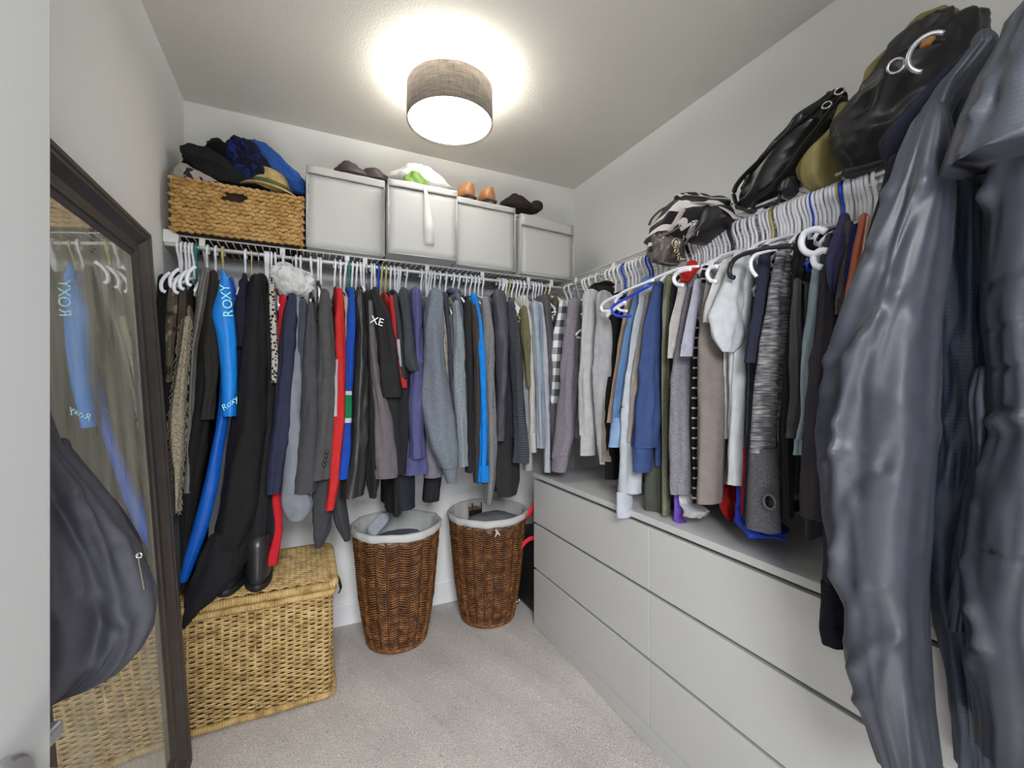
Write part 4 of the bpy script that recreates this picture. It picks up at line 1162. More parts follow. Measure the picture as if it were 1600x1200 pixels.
garment('R', 'peach_cardigan', 'peach cardigan', 'peach-beige cardigan left of the blue denim jacket', 'cardigan', F_((176, 154, 134)),
        sleeve=[(458, 985, 1002), (490, 978, 990), (540, 969, 983), (600, 960, 974), (660, 952, 966)], hook=964, d=.20, neck=.04)
garment('R', 'denim_jacket', 'blue denim jacket', 'blue ripped denim jacket with metal button on the cuff', 'jacket', F_((62, 108, 164), 'denim', c2=(92, 138, 190), c3=(170, 196, 220), k=1.4),
        sleeve=[(442, 1004, 1024), (470, 992, 1010), (520, 979, 994), (580, 970, 985), (630, 962, 982), (660, 957, 980)], cuff=[(652, 956, 982), (672, 953, 982), (698, 952, 974)], extra={'cuff_mat': F_((120, 156, 204), 'denim', c2=(150, 182, 220), c3=(196, 214, 232), k=1.4)}, hook=976, hcol='blue', d=.225, b=.036, neck=.025, crease=.006, collar=.012)
garment('R', 'white_hooded_top', 'white hooded top', 'long white hooded top whose cuff hangs over the chest front', 'hoodie', F_((196, 202, 212), k=1.5),
        sleeve=[(452, 1008, 1022), (500, 994, 1011), (600, 983, 1001), (650, 975, 999), (700, 970, 1003), (768, 967, 1003)], cuff=[(768, 966, 986), (808, 968, 984)], hook=988, d=.235, b=.036, neck=.03)
garment('R', 'taupe_tee', 'taupe tee', 'taupe top showing as a strip beside the blue sweatshirt', 'top', F_((158, 149, 142)),
        sleeve=[(462, 1012, 1024), (520, 1003, 1018), (600, 990, 1010), (690, 984, 998)], hook=998, d=.225, neck=.035)
garment('R', 'blue_sweatshirt', 'blue sweatshirt', 'blue sweatshirt with ribbed cuff hanging above the chest of drawers', 'sweatshirt', F_((64, 86, 136), k=1.45),
        sleeve=[(446, 1023, 1037), (490, 1014, 1035), (560, 1003, 1033), (640, 991, 1031), (698, 987, 1025)], cuff=[(694, 989, 1022), (737, 991, 1018)], hook=1020, hcol='blue', d=.235, b=.04, neck=.035)
garment('R', 'dark_green_tee', 'dark green tee', 'dark green long tee shirt below the blue sweatshirt', 'tee shirt', F_((76, 80, 72)),
        edge=[(480, 1028, 1040), (640, 1024, 1042), (720, 1010, 1044), (802, 1007, 1042)], de=.16, hook=1028, b=.035, neck=.06)
garment('R', 'olive_shimmer_top', 'olive shimmering top', 'olive shimmering top, a narrow strip right of the blue sweatshirt', 'top', F_((104, 106, 82), 'heather', rough=.5),
        sleeve=[(436, 1041, 1056), (480, 1036, 1048), (560, 1036, 1047), (700, 1036, 1048), (806, 1035, 1046)], hook=1036, d=.20, b=.025, neck=.03)
garment('R', 'dark_grey_jersey', 'dark grey top', 'dark grey top between olive top and white tee sleeve', 'top', F_((50, 50, 56)),
        sleeve=[(436, 1050, 1064), (480, 1046, 1060), (560, 1044, 1058), (780, 1043, 1056)], hook=1046, d=.18, neck=.03)
garment('R', 'ivory_tee', 'ivory tee', 'ivory tee shirt with white hanger end showing at its shoulder', 'tee shirt', F_((202, 197, 194), k=1.5),
        sleeve=[(428, 1066, 1080), (470, 1058, 1072), (510, 1049, 1067), (560, 1045, 1058)], hook=1060, d=.215, b=.036, neck=.03, hem=1.0)
garment('R', 'red_tank_top', 'red tank top', 'red tank top showing at the shoulder above the chest', 'top', F_((206, 44, 44), k=1.4),
        sleeve=[(414, 1074, 1090), (426, 1066, 1086), (440, 1064, 1078)], hook=1074, d=.20, neck=.03, hem=.88)
garment('R', 'grey_knit_sweater', 'grey knit sweater', 'grey knit sweater left of the black and white striped top', 'sweater', F_((128, 126, 134), 'heather'),
        sleeve=[(426, 1082, 1096), (480, 1069, 1086), (540, 1059, 1081), (620, 1049, 1081), (700, 1047, 1082), (771, 1050, 1084)], hook=1088, d=.225, b=.042, neck=.03)
garment('R', 'lavender_cotton_tee', 'pale lavender tee', 'pale lavender tee shirt sleeve beside the striped top', 'tee shirt', F_((172, 172, 188)),
        sleeve=[(440, 1086, 1096), (480, 1079, 1090), (530, 1069, 1084), (557, 1065, 1081)], hook=1097, d=.245, b=.03, neck=.03, hem=1.0)
garment('R', 'striped_top', 'black and white striped top', 'black top with thin white stripes behind the taupe sweater', 'top', F_((30, 29, 34), 'stripeh', c2=(226, 226, 228), p=(33, .17)),
        sleeve=[(420, 1098, 1110), (470, 1090, 1103), (540, 1085, 1098), (640, 1082, 1096), (785, 1085, 1104)], hook=1106, d=.215, b=.032, neck=.03, df=.2)
garment('R', 'taupe_sweater', 'taupe sweater', 'smooth taupe sweater with a broad straight sleeve', 'sweater', F_((128, 119, 114)),
        sleeve=[(424, 1106, 1120), (470, 1099, 1122), (540, 1093, 1130), (600, 1090, 1135), (700, 1089, 1134), (785, 1089, 1129)], hook=1118, d=.225, b=.045, neck=.03, fold=.05, crease=.003)
garment('R', 'white_frill_tee', 'white frilled tee', 'white tee shirt with frilled short sleeve, left of the plain white one', 'tee shirt', F_((214, 214, 213), k=1.6),
        sleeve=[(410, 1128, 1140), (440, 1115, 1134), (475, 1103, 1126), (504, 1100, 1120)], hook=1128, d=.245, b=.045, neck=.03, hem=1.05, fold=.16)
garment('R', 'white_tee', 'plain white tee', 'long white tee shirt with a wide drooping sleeve on a black hanger', 'tee shirt', F_((208, 212, 216), k=1.6),
        sleeve=[(402, 1146, 1172), (430, 1137, 1174), (470, 1122, 1170), (500, 1113, 1168), (525, 1118, 1170), (540, 1124, 1166), (550, 1130, 1150)], edge=[(430, 1148, 1178), (540, 1143, 1170), (640, 1140, 1168), (756, 1134, 1166)], hook=1145, hcol='black', d=.235, de=.20, b=.055, neck=.03, fold=.24, crease=.013)
garment('R', 'navy_polo_shirt', 'navy polo shirt', 'navy polo shirt with pale piping between white tee and grey hoodie', 'shirt', F_((46, 48, 66)),
        sleeve=[(392, 1188, 1206), (430, 1182, 1204), (480, 1177, 1198), (530, 1168, 1192), (567, 1163, 1188)], edge=[(480, 1178, 1198), (600, 1172, 1196), (700, 1166, 1194), (812, 1162, 1190)], hook=1170, d=.225, de=.18, neck=.03, b=.04)
sd = [(386, 1216, 1234), (430, 1206, 1224), (480, 1198, 1221), (540, 1188, 1219), (600, 1180, 1218), (660, 1175, 1215), (706, 1172, 1213)]
t_ = garment('R', 'space_dyed_hoodie', 'grey flecked hoodie', 'grey flecked hoodie with long ribbed cuff and thumb hole', 'hoodie', F_((64, 64, 70), 'spacedye', c2=(116, 116, 120), c3=(186, 184, 184)),
        sleeve=sd, cuff=[(700, 1171, 1216), (760, 1168, 1220), (826, 1165, 1223)], hook=1192, d=.235, b=.042, neck=.035, collar=.014, extra={'cuff_mat': F_((92, 92, 96), 'heather')}, fold=.05, crease=.003)
th = MB(); c_ = onX(1203, 784, min(t_['cuff_fr'], key=lambda f: abs(f[3] - 784))[0].x - .042)
ringp = [c_ + Vector((-.002, -.0145 * cos(2 * pi * k / 20), .017 * sin(2 * pi * k / 20))) for k in range(20)]
th.tube(ringp, .0034, 6, closed=True); th.obj('thumb_hole', F_((96, 96, 100), 'heather'), t_['g'])
th = MB(); th.rings([[c_ + (p - c_) * f_ + Vector((.001, 0, 0)) for p in ringp] for f_ in (.95, .4)], True, True); th.obj('thumb_hole_lining', F_((52, 52, 58)), t_['g'])
garment('R', 'black_bomber_jacket', 'black bomber jacket', 'black bomber jacket right of the grey flecked hoodie', 'jacket', F_((42, 42, 45)),
        sleeve=[(374, 1244, 1262), (420, 1238, 1258), (480, 1234, 1250), (560, 1226, 1244), (680, 1218, 1240), (808, 1220, 1240)], edge=[(420, 1250, 1290), (520, 1248, 1276), (640, 1242, 1268), (770, 1238, 1262)], hook=1216, d=.215, de=.17, b=.036, neck=.03, collar=.013)
garment('R', 'charcoal_sweatshirt', 'charcoal sweatshirt', 'charcoal sweatshirt sleeve between the black jacket and pale blue top', 'sweatshirt', F_((78, 77, 82)),
        sleeve=[(440, 1240, 1252), (500, 1236, 1250), (560, 1236, 1254), (620, 1237, 1257), (684, 1229, 1252)], hook=1232, d=.235, b=.032, neck=.09)
garment('R', 'pale_blue_top', 'pale blue top', 'pale blue top with white hanger loop above it', 'top', F_((168, 188, 198), k=1.5),
        sleeve=[(404, 1272, 1286), (480, 1263, 1280), (540, 1255, 1276), (590, 1251, 1272), (650, 1252, 1270), (710, 1239, 1262)], hook=1250, d=.235, b=.034, neck=.05)
garment('R', 'teal_grey_shirt', 'teal-grey shirt', 'faded teal-grey shirt whose hem shows under the pale blue top', 'shirt', F_((88, 102, 106)),
        edge=[(600, 1240, 1262), (700, 1233, 1256), (780, 1230, 1250)], de=.17, hook=1262, b=.03, neck=.2)
garment('R', 'plum_grey_sweater', 'plum-grey sweater', 'dark plum-grey sweater left of the grey rain jacket', 'sweater', F_((68, 65, 71)),
        sleeve=[(372, 1290, 1304), (440, 1284, 1308), (520, 1272, 1312), (600, 1265, 1308), (700, 1258, 1304), (808, 1256, 1298)], hook=1275, d=.225, b=.042, neck=.03, fold=.05)
garment('R', 'indigo_tee', 'indigo tee', 'indigo tee shirt with pale-edged short sleeve', 'tee shirt', F_((70, 70, 106)),
        sleeve=[(346, 1308, 1330), (380, 1294, 1326), (410, 1288, 1314), (440, 1292, 1308), (458, 1299, 1307)], hook=1290, d=.245, b=.045, neck=.025, hem=1.0)
garment('R', 'grey_brown_knit', 'grey-brown knit', 'grey-brown knitted top sleeve beside the indigo tee', 'sweater', F_((92, 86, 86), 'heather'),
        sleeve=[(352, 1320, 1334), (420, 1312, 1326), (470, 1306, 1322), (492, 1305, 1317)], hook=1304, d=.235, b=.03, neck=.025, hem=.95)
garment('R', 'royal_blue_tee', 'royal blue tee', 'royal blue tee shirt, a sliver left of the orange top', 'tee shirt', F_((40, 66, 160)),
        sleeve=[(356, 1332, 1342), (420, 1324, 1334), (500, 1316, 1328)], hook=1318, hcol='blue', d=.225, b=.025, neck=.025, hem=.95)
garment('R', 'orange_top', 'orange top', 'coral orange top next to the grey rain jacket', 'top', F_((214, 128, 98)),
        sleeve=[(342, 1342, 1358), (400, 1330, 1348), (460, 1322, 1338), (520, 1314, 1334)], hook=1332, d=.235, b=.03, neck=.025, hem=.95)
garment('R', 'peach_blouse', 'pale peach top', 'pale peach top, a sliver between orange top and rain jacket', 'top', F_((222, 190, 176)),
        sleeve=[(342, 1354, 1366), (420, 1344, 1356), (520, 1334, 1350)], hook=1346, d=.235, b=.025, neck=.025, hem=.95)

# ================================================================== hangers with nothing of their garment in view
def between(rail, s):
    gs = sorted((x for x in GARMENTS if x[0] == rail), key=lambda x: x[1])
    lo = [x for x in gs if x[1] <= s]; hi = [x for x in gs if x[1] > s]
    return (lo[-1][2] if lo else None), (hi[0][2] if hi else None)
SEEN = {}
ORD = ['', 'second ', 'third ', 'fourth ', 'fifth ', 'sixth ']
def spare(rail, px, color='white'):
    s = rod_s(rail, px); a, b_ = between(rail, s)
    if rail == 'R': a, b_ = b_, a            # nearest the camera last
    key = (rail, a, b_, color); n_ = SEEN.get(key, 0); SEEN[key] = n_ + 1
    w = '%s%s hanger %s' % (ORD[n_], HCOL[color], ('between the %s and the %s' % (a, b_)) if a and b_ else 'at the rod end beside the %s' % (a or b_))
    w = w.replace('between the', 'between', 1)
    o = hanger(rail, s, random.choice((.085, .10, .115)) if color == 'white' else .135, color, w, 'hangers on the back rod' if rail == 'B' else 'hangers on the right rod')
    return o
for px in (302, 419, 463, 563, 585, 625, 742, 747, 786, 835, 845, 856): spare('B', px)
for px, c in ((307, 'teal'), (546, 'teal'), (592, 'blue'), (572, 'wire'), (795, 'tan')): spare('B', px, c)
for px in (893, 918, 935, 957, 970, 982, 993, 1006, 1013, 1082, 1093, 1102, 1112, 1123, 1135, 1140, 1152, 1159, 1165, 1178, 1184, 1199, 1204, 1222, 1227, 1238, 1245, 1256, 1269, 1282, 1296, 1311, 1326, 1339, 1353, 1361, 1370): spare('R', px)
for px, c in ((1209, 'tan'), (1272, 'blue'), (1313, 'tan'), (1014, 'blue')): spare('R', px, c)
# shoulder ends of hangers that stick out of their clothes
def hanger_loop(rail, d, pts, r, color, near):
    """the free arm of a hanger, drawn along its bend; belongs to the hanger hung nearest to it"""
    pl = ('Y', ROD_Y - d) if rail == 'B' else ('X', ROD_X - d)
    P = [on(pl, x, y) for x, y in pts]
    s = rod_s(rail, near)
    cand = [o for o in HANGERS if (abs(o.location.y - ROD_Y) < .001) == (rail == 'B')]
    h_ = min(cand, key=lambda o: abs((o.location.x if rail == 'B' else o.location.y) - s))
    bpy.context.view_layer.update()
    Q = []
    for i in range(len(P) - 1):
        for k in range(5):
            t = k / 5; p0 = P[max(0, i - 1)]; p1 = P[i]; p2 = P[i + 1]; p3 = P[min(len(P) - 1, i + 2)]
            Q.append(.5 * ((2 * p1) + (p2 - p0) * t + (2 * p0 - 5 * p1 + 4 * p2 - p3) * t * t + (3 * p1 - p0 - 3 * p2 + p3) * t ** 3))
    Q.append(P[-1])
    o = MB().tube(Q, r, 8).obj('arm', HANGM[color], h_); return o
hanger_loop('R', .25, [(1290, 362), (1275, 358), (1258, 364), (1252, 378), (1256, 391), (1270, 397), (1285, 392)], .0075, 'white', 1245)
hanger_loop('R', .25, [(1292, 392), (1280, 392), (1271, 402), (1274, 414), (1284, 418)], .007, 'white', 1256)
hanger_loop('R', .26, [(1240, 384), (1205, 388), (1165, 396), (1147, 406), (1140, 420), (1141, 431), (1147, 434)], .0065, 'black', 1145)
hanger_loop('R', .26, [(1215, 388), (1185, 396), (1174, 406), (1174, 420), (1182, 432)], .005, 'white', 1152)
hanger_loop('R', .25, [(1122, 416), (1110, 418), (1105, 428), (1110, 438), (1120, 440)], .006, 'white', 1112)
hanger_loop('R', .25, [(1080, 420), (1062, 424), (1053, 434), (1057, 444), (1068, 446)], .006, 'white', 1060)
hanger_loop('R', .25, [(1092, 416), (1060, 420), (1020, 436), (990, 450), (975, 455)], .004, 'white', 1013)
hanger_loop('R', .26, [(1022, 437), (990, 449), (968, 460), (962, 474), (968, 484), (980, 486)], .005, 'white', 982)
hanger_loop('R', .265, [(1016, 446), (975, 468), (959, 478), (957, 488), (966, 494), (985, 494)], .005, 'blue', 976)
hanger_loop('R', .255, [(965, 462), (948, 470), (940, 478), (942, 486), (952, 486)], .006, 'white', 957)
hanger_loop('R', .258, [(978, 470), (958, 484), (948, 494)], .008, 'white', 964)
for i, (x, y) in enumerate(((254, 436), (268, 430), (274, 438), (283, 432), (294, 426))):
    hanger_loop('B', .215 + .012 * i, [(x + 12, y - 10), (x + 4, y - 4), (x - 2, y + 6), (x - 1, y + 17), (x + 5, y + 20)], .0058, 'white', 279 + i * 5)

# ================================================================== SOFT THINGS: bags, heaps, coats
def blob(rows, plane, b, name, mat, parent, fold=.10, crease=.008, seed=1, m=32, n=32, sharp=False, ridges=None, dome=.35, kf=3, closed=True, vf=7, smooth=True):
    mb, _, fr = limb(rows, plane, b, n=n, m=m, fold=fold, crease=crease, seed=seed, open_end=not closed, cap=True, ridges=ridges, dome=dome, kf=kf, sharp=sharp, vf=vf)
    return mb.obj(name, mat, parent, smooth=smooth)
def strap(pts_px, plane, r, name, mat, parent, flat=.35, up=(0, 0, 1), off=0.0, n=8):
    P = [on((plane[0], plane[1] + o_), x, y) for x, y, o_ in [(p + (off,))[:3] for p in pts_px]]
    Q = []
    for i in range(len(P) - 1):
        for k in range(5):
            t = k / 5; p0 = P[max(0, i - 1)]; p1 = P[i]; p2 = P[i + 1]; p3 = P[min(len(P) - 1, i + 2)]
            Q.append(.5 * ((2 * p1) + (p2 - p0) * t + (2 * p0 - 5 * p1 + 4 * p2 - p3) * t * t + (3 * p1 - p0 - 3 * p2 + p3) * t ** 3))
    Q.append(P[-1])
    return MB().tube(Q, r, n, flat=flat, up=up).obj(name, mat, parent)
def torus(c, ax, R_, r, name, mat, parent, a0=0, a1=2 * pi, n=28):
    ax = Vector(ax).normalized(); t1 = ax.orthogonal().normalized()
    if abs(t1.z) < .5: t1 = (Vector((0, 0, 1)) - ax * ax.z).normalized()
    t2 = ax.cross(t1); full = a1 - a0 > 6.2
    pts = [Vector(c) + (t1 * cos(a) + t2 * sin(a)) * R_ for a in np.linspace(a0, a1, n, endpoint=not full)]
    return MB().tube(pts, r, 8, closed=full).obj(name, mat, parent)
CHROME = plain('chrome', (205, 205, 208), .18, 1.0)
BLKL = plain('black_leather', (30, 30, 32), .42, k=1.1, bmp=.12, bscale=220, bdist=.001)
BLKL2 = plain('black_smooth_leather', (26, 26, 29), .24, k=1.3, bmp=.08, bscale=160, bdist=.001)

# ---- striped duffel with key ring
def zebra():
    m = bpy.data.materials.new('striped_bag'); nt, b = nodes_of(m)
    tc = nn(nt, 'ShaderNodeTexCoord'); mp = nn(nt, 'ShaderNodeMapping'); mp.inputs['Rotation'].default_value = (.5, .9, .3)
    nt.links.new(tc.outputs['Object'], mp.inputs[0])
    w = nn(nt, 'ShaderNodeTexWave'); w.inputs['Scale'].default_value = 9; w.inputs['Distortion'].default_value = 3.5; w.inputs['Detail'].default_value = 1; w.inputs['Detail Scale'].default_value = .6
    nt.links.new(mp.outputs[0], w.inputs[0])
    nt.links.new(ramp(nt, w.outputs[0], [(0, rgb((28, 27, 28), 1.3)), (.66, rgb((28, 27, 28), 1.3)), (.72, rgb((196, 190, 188), 1.4))], 'CONSTANT'), b.inputs['Base Color'])
    b.inputs['Roughness'].default_value = .4
    return m
zb = thing('duffel_bag', 'black and white striped duffel bag with key ring on the right shelf', 'bag', (1.36, 1.28, SHELF_Z))
PZ = ('X', 1.285)
blob([(312, 1062, 1118), (322, 1042, 1140), (335, 1022, 1147), (352, 1014, 1146), (368, 1013, 1128), (384, 1018, 1100), (396, 1026, 1080)], PZ, .10, 'bag_body', zebra(), zb, fold=.12, crease=.016, seed=11, sharp=True)
blob([(332, 1098, 1146), (348, 1092, 1152), (364, 1086, 1132), (380, 1078, 1106)], ('X', 1.235), .05, 'end_panel', BLKL, zb, fold=.05, crease=.005, seed=12)
blob([(370, 1018, 1050), (382, 1014, 1068), (396, 1014, 1068), (408, 1022, 1062), (414, 1034, 1056)], ('X', 1.225), .045, 'pocket', plain('pewter_fabric', (104, 98, 92), .4, .2, var=.25, scale=25), zb, fold=.12, crease=.010, seed=13, sharp=True)
strap([(1064, 352), (1050, 362), (1030, 372), (1018, 386), (1022, 402), (1040, 411), (1058, 413)], ('X', 1.19), .0045, 'trim', plain('grey_leather', (120, 110, 104), .45), zb, flat=.6)
strap([(1062, 316), (1036, 326), (1020, 340), (1014, 352)], ('X', 1.22), .006, 'zip', plain('zip_metal', (120, 116, 108), .3, .8), zb, flat=.4)
strap([(1048, 340), (1072, 320), (1110, 318), (1138, 330), (1150, 342)], ('X', 1.215), .014, 'handle', plain('pale_strap', (186, 178, 176), .6, k=1.3), zb, flat=.2)
strap([(1046, 362), (1058, 344), (1068, 326)], ('X', 1.19), .013, 'webbing', plain('pale_strap', (186, 178, 176), .6, k=1.3), zb, flat=.2)
torus(onX(1083, 350, 1.182), (-1, 0, 0), .0085, .0032, 'eyelet', CHROME, zb)
torus(onX(1056, 379, 1.172), (-1, -.3, 0), .014, .002, 'key_ring', CHROME, zb)
GOLD = plain('pale_gold', (200, 186, 150), .25, .9)
mb = MB(); c_ = onX(1056, 380, 1.17)
mb.rings([[c_ + Vector((o_, r_ * cos(2 * pi * k / 18), r_ * sin(2 * pi * k / 18))) for k in range(18)] for r_, o_ in ((.009, .001), (.010, -.002), (.006, -.003))]); mb.obj('key_fob', GOLD, zb, fixn=True)
for i, (x, y) in enumerate(((1055, 386), (1057, 392), (1060, 398), (1062, 404))):
    torus(onX(x, y, 1.168), (-1, .4 * (-1) ** i, .2), .0062, .0022, 'chain_link', GOLD, zb, n=14)
p = onX(1076, 368, 1.18); q = onX(1088, 363, 1.18)
text_on(zb, 'Henry', .026, p + (q - p) * .3, q - p, (0, .15, 1), plain('silver_print', (150, 148, 150), .5))

# ---- black shoulder bag
hb = thing('shoulder_bag', 'black leather shoulder bag with long buckled straps on the right shelf', 'bag', (1.38, 1.0, SHELF_Z))
PH = ('X', 1.33)
blob([(150, 1288, 1318), (175, 1262, 1320), (205, 1226, 1318), (232, 1190, 1305), (262, 1172, 1280), (290, 1158, 1256), (310, 1152, 1248), (322, 1156, 1216), (331, 1164, 1190)], PH, .075, 'bag_body', BLKL2, hb, fold=.10, crease=.012, seed=21, sharp=True, m=44)
strap([(1150, 318), (1147, 300), (1158, 280), (1190, 248), (1232, 208), (1272, 174), (1300, 152), (1318, 138)], ('X', 1.245), .011, 'strap', BLKL, hb, flat=.3)
strap([(1176, 326), (1182, 312), (1206, 292), (1232, 262), (1254, 228), (1280, 196), (1300, 170), (1318, 152)], ('X', 1.235), .010, 'strap', BLKL, hb, flat=.3)
strap([(1150, 322), (1168, 329), (1192, 322), (1216, 314), (1218, 290)], ('X', 1.245), .006, 'base_piping', BLKL, hb, flat=.7)
for x, y in ((1292, 164), (1312, 142)):
    torus(onX(x, y, 1.228), (-1, -.4, .3), .010, .0022, 'buckle', CHROME, hb, n=18)
blob([(284, 1222, 1250), (298, 1219, 1248), (308, 1226, 1240)], ('X', 1.26), .03, 'side_pocket', BLKL, hb, fold=.04, crease=.004, seed=22)
# ---- olive pouch
op = thing('cloth_bag', 'olive green cloth bag between two black leather bags', 'bag', (1.36, .80, SHELF_Z))
blob([(165, 1311, 1328), (200, 1296, 1330), (228, 1268, 1328), (242, 1250, 1326), (256, 1244, 1322), (272, 1247, 1320), (288, 1256, 1312), (296, 1268, 1302)], ('X', 1.29), .06, 'bag_body', plain('olive_canvas', (120, 112, 70), .8, k=1.7, var=.08, bmp=.2, bscale=400), op, fold=.12, crease=.006, seed=31, m=44)
# ---- black tote with ring handle
tb = thing('tote_bag', 'large soft black leather tote with silver rings on the right shelf', 'bag', (1.38, .62, SHELF_Z))
rg = [([(1400, 100), (1370, 130), (1352, 160), (1362, 190), (1370, 215)], 9, 0.0168), ([(1330, 150), (1322, 190), (1360, 215), (1400, 212)], 10, 0.0144), ([(1420, 90), (1440, 140), (1420, 190)], 11, 0.0144), ([(1330, 225), (1360, 235), (1410, 228)], 9, 0.0120)]
blob([(52, 1405, 1545), (75, 1388, 1545), (100, 1362, 1540), (130, 1334, 1525), (155, 1322, 1510), (185, 1314, 1490), (215, 1313, 1465), (240, 1315, 1440), (258, 1322, 1415), (270, 1332, 1385)], ('X', 1.27), .10, 'bag_body', BLKL, tb, fold=.12, crease=.014, seed=41, m=60, n=56, sharp=True, ridges=rg)
strap([(1322, 268), (1350, 262), (1385, 252), (1420, 240)], ('X', 1.185), .010, 'base_piping', BLKL, tb, flat=.8)
torus(onX(1400, 103, 1.135), (-1, -.5, -.2), .0135, .003, 'rivet_ring', CHROME, tb)
torus(onX(1452, 82, 1.075), (-1, -.45, -.45), .030, .0045, 'd_ring', plain('bright_steel', (225, 225, 230), .2, .9), tb, a0=pi * .5, a1=pi * 1.62)
strap([(1405, 84), (1420, 76), (1445, 70), (1475, 62)], ('X', 1.11), .004, 'cord', BLKL, tb, flat=1)
blob([(62, 1440, 1462), (68, 1437, 1459), (73, 1438, 1454)], ('X', 1.10), .006, 'tab', plain('tan_leather', (176, 120, 56), .5), tb, fold=.02, crease=.002, seed=42)
ob = thing('garment_bag', 'olive cloth garment bag behind the black leather tote', 'bag', (1.46, .6, SHELF_Z))
blob([(36, 1412, 1500), (60, 1392, 1480), (85, 1372, 1440), (110, 1352, 1410), (140, 1345, 1400)], ('X', 1.42), .05, 'bag_body', plain('olive_canvas', (120, 112, 70), .8, k=1.7, var=.08, bmp=.2, bscale=400), ob, fold=.1, crease=.006, seed=33)

# ---- contents of the woven basket
BB = Z0 + .2
def heap(name, label, cat, rows, Y, b, mat, seed, **kw):
    fr = limb_rows(rows, ('Y', Y), b, 6); t = thing(name, label, cat, tuple(fr[-1][0]), 'things heaped in the woven basket')
    blob(rows, ('Y', Y), b, 'folds', mat, t, seed=seed, **kw); return t
heap('printed_scarf', 'white scarf with black print at the left of the basket', 'scarf', [(264, 276, 302), (274, 266, 330), (284, 268, 350), (294, 280, 356)], 2.045, .045, F_((196, 188, 184), 'camo', c2=(196, 188, 184), c3=(60, 56, 56), k=1.4), 51, fold=.16, crease=.014, sharp=True)
heap('black_trousers', 'folded black trousers lying on the woven basket', 'trousers', [(240, 290, 340), (252, 286, 372), (266, 284, 400), (282, 296, 430), (298, 320, 440)], 2.11, .075, F_((40, 40, 42)), 52, fold=.16, crease=.018, sharp=True)
heap('black_beanie', 'round black cap on top of the basket heap', 'cap', [(226, 326, 356), (234, 318, 372), (248, 318, 392), (262, 330, 404)], 2.17, .08, F_((20, 20, 23)), 53, fold=.06, crease=.008)
heap('navy_swimsuit', 'dark navy garment with blue piping on the basket heap', 'clothing', [(228, 356, 402), (244, 350, 416), (262, 356, 424), (282, 374, 428), (296, 384, 424)], 2.09, .07, F_((24, 32, 78), 'camo', c2=(18, 20, 40), c3=(26, 44, 110)), 54, fold=.2, crease=.018, sharp=True)
heap('blue_jacket', 'bright blue jacket draped over the basket right corner', 'jacket', [(230, 384, 418), (244, 394, 436), (256, 400, 446), (270, 416, 462), (286, 438, 474), (304, 452, 477)], 2.12, .06, F_((58, 108, 196), k=1.3), 55, fold=.16, crease=.014, sharp=True)
hat = thing('straw_hat', 'straw hat with a green band lying in the woven basket', 'hat', tuple(onY(425, 300, 2.07)), 'things heaped in the woven basket')
STRAW = rush_mat('straw', (150, 122, 70), (190, 164, 108), (214, 190, 138))
hc = onY(424, 300, 2.075); hm = MB(); rr = []
for r_, z_ in ((.002, .088), (.035, .086), (.056, .076), (.068, .055), (.074, .020), (.076, 0)):
    rr.append([hc + Vector((r_ * 1.05 * cos(2 * pi * k / 40) - z_ * .10, r_ * sin(2 * pi * k / 40), z_ - .16 * r_ * cos(2 * pi * k / 40))) for k in range(40)])
hm.rings(rr).obj('crown', STRAW, hat)
hb_ = MB(); hb_.rings([[hc + Vector((r_ * 1.05 * cos(2 * pi * k / 40) - z_ * .10, r_ * sin(2 * pi * k / 40), z_ - .16 * r_ * cos(2 * pi * k / 40))) for k in range(40)] for r_, z_ in ((.0772, .022), (.0785, .002))], False, False)
hb_.obj('hat_band', F_((92, 108, 70)), hat)
hr = MB(); hr.rings([[hc + Vector((r_ * 1.05 * cos(2 * pi * k / 40), r_ * sin(2 * pi * k / 40), z_ - .16 * r_ * cos(2 * pi * k / 40))) for k in range(40)] for r_, z_ in ((.075, 0), (.10, -.004), (.108, -.012), (.108, -.015), (.074, -.004))], False, False)
hr.obj('brim', STRAW, hat)

# ---- on the white boxes
t = thing('toiletry_bag', 'small brown-black bag lying on the white box by the basket', 'bag', tuple(onY(560, 275, 2.12)))
DKB = plain('brown_black_nylon', (66, 58, 60), .45, k=1.4)
blob([(262, 528, 560), (268, 522, 574), (276, 522, 580)], ('Y', 2.12), .05, 'bag_body', DKB, t, fold=.12, crease=.008, seed=61)
blob([(272, 566, 600), (278, 560, 612), (284, 562, 612)], ('Y', 2.12), .05, 'flap', DKB, t, fold=.08, crease=.005, seed=62)
t = thing('carrier_bag', 'crumpled white plastic carrier bag with lime green print on a white box', 'bag', tuple(onY(660, 285, 2.0)))
PLB = plain('white_polythene', (228, 230, 230), .35, k=1.2)
blob([(268, 628, 664), (276, 616, 688), (286, 612, 702), (296, 628, 708)], ('Y', 2.05), .09, 'bag_body', PLB, t, fold=.2, crease=.020, seed=63, sharp=True)
blob([(273, 640, 656), (280, 632, 666), (288, 630, 670), (294, 640, 668)], ('Y', 1.955), .02, 'green_print', plain('lime_plastic', (130, 178, 40), .4, k=.5), t, fold=.2, crease=.012, seed=64, sharp=True)
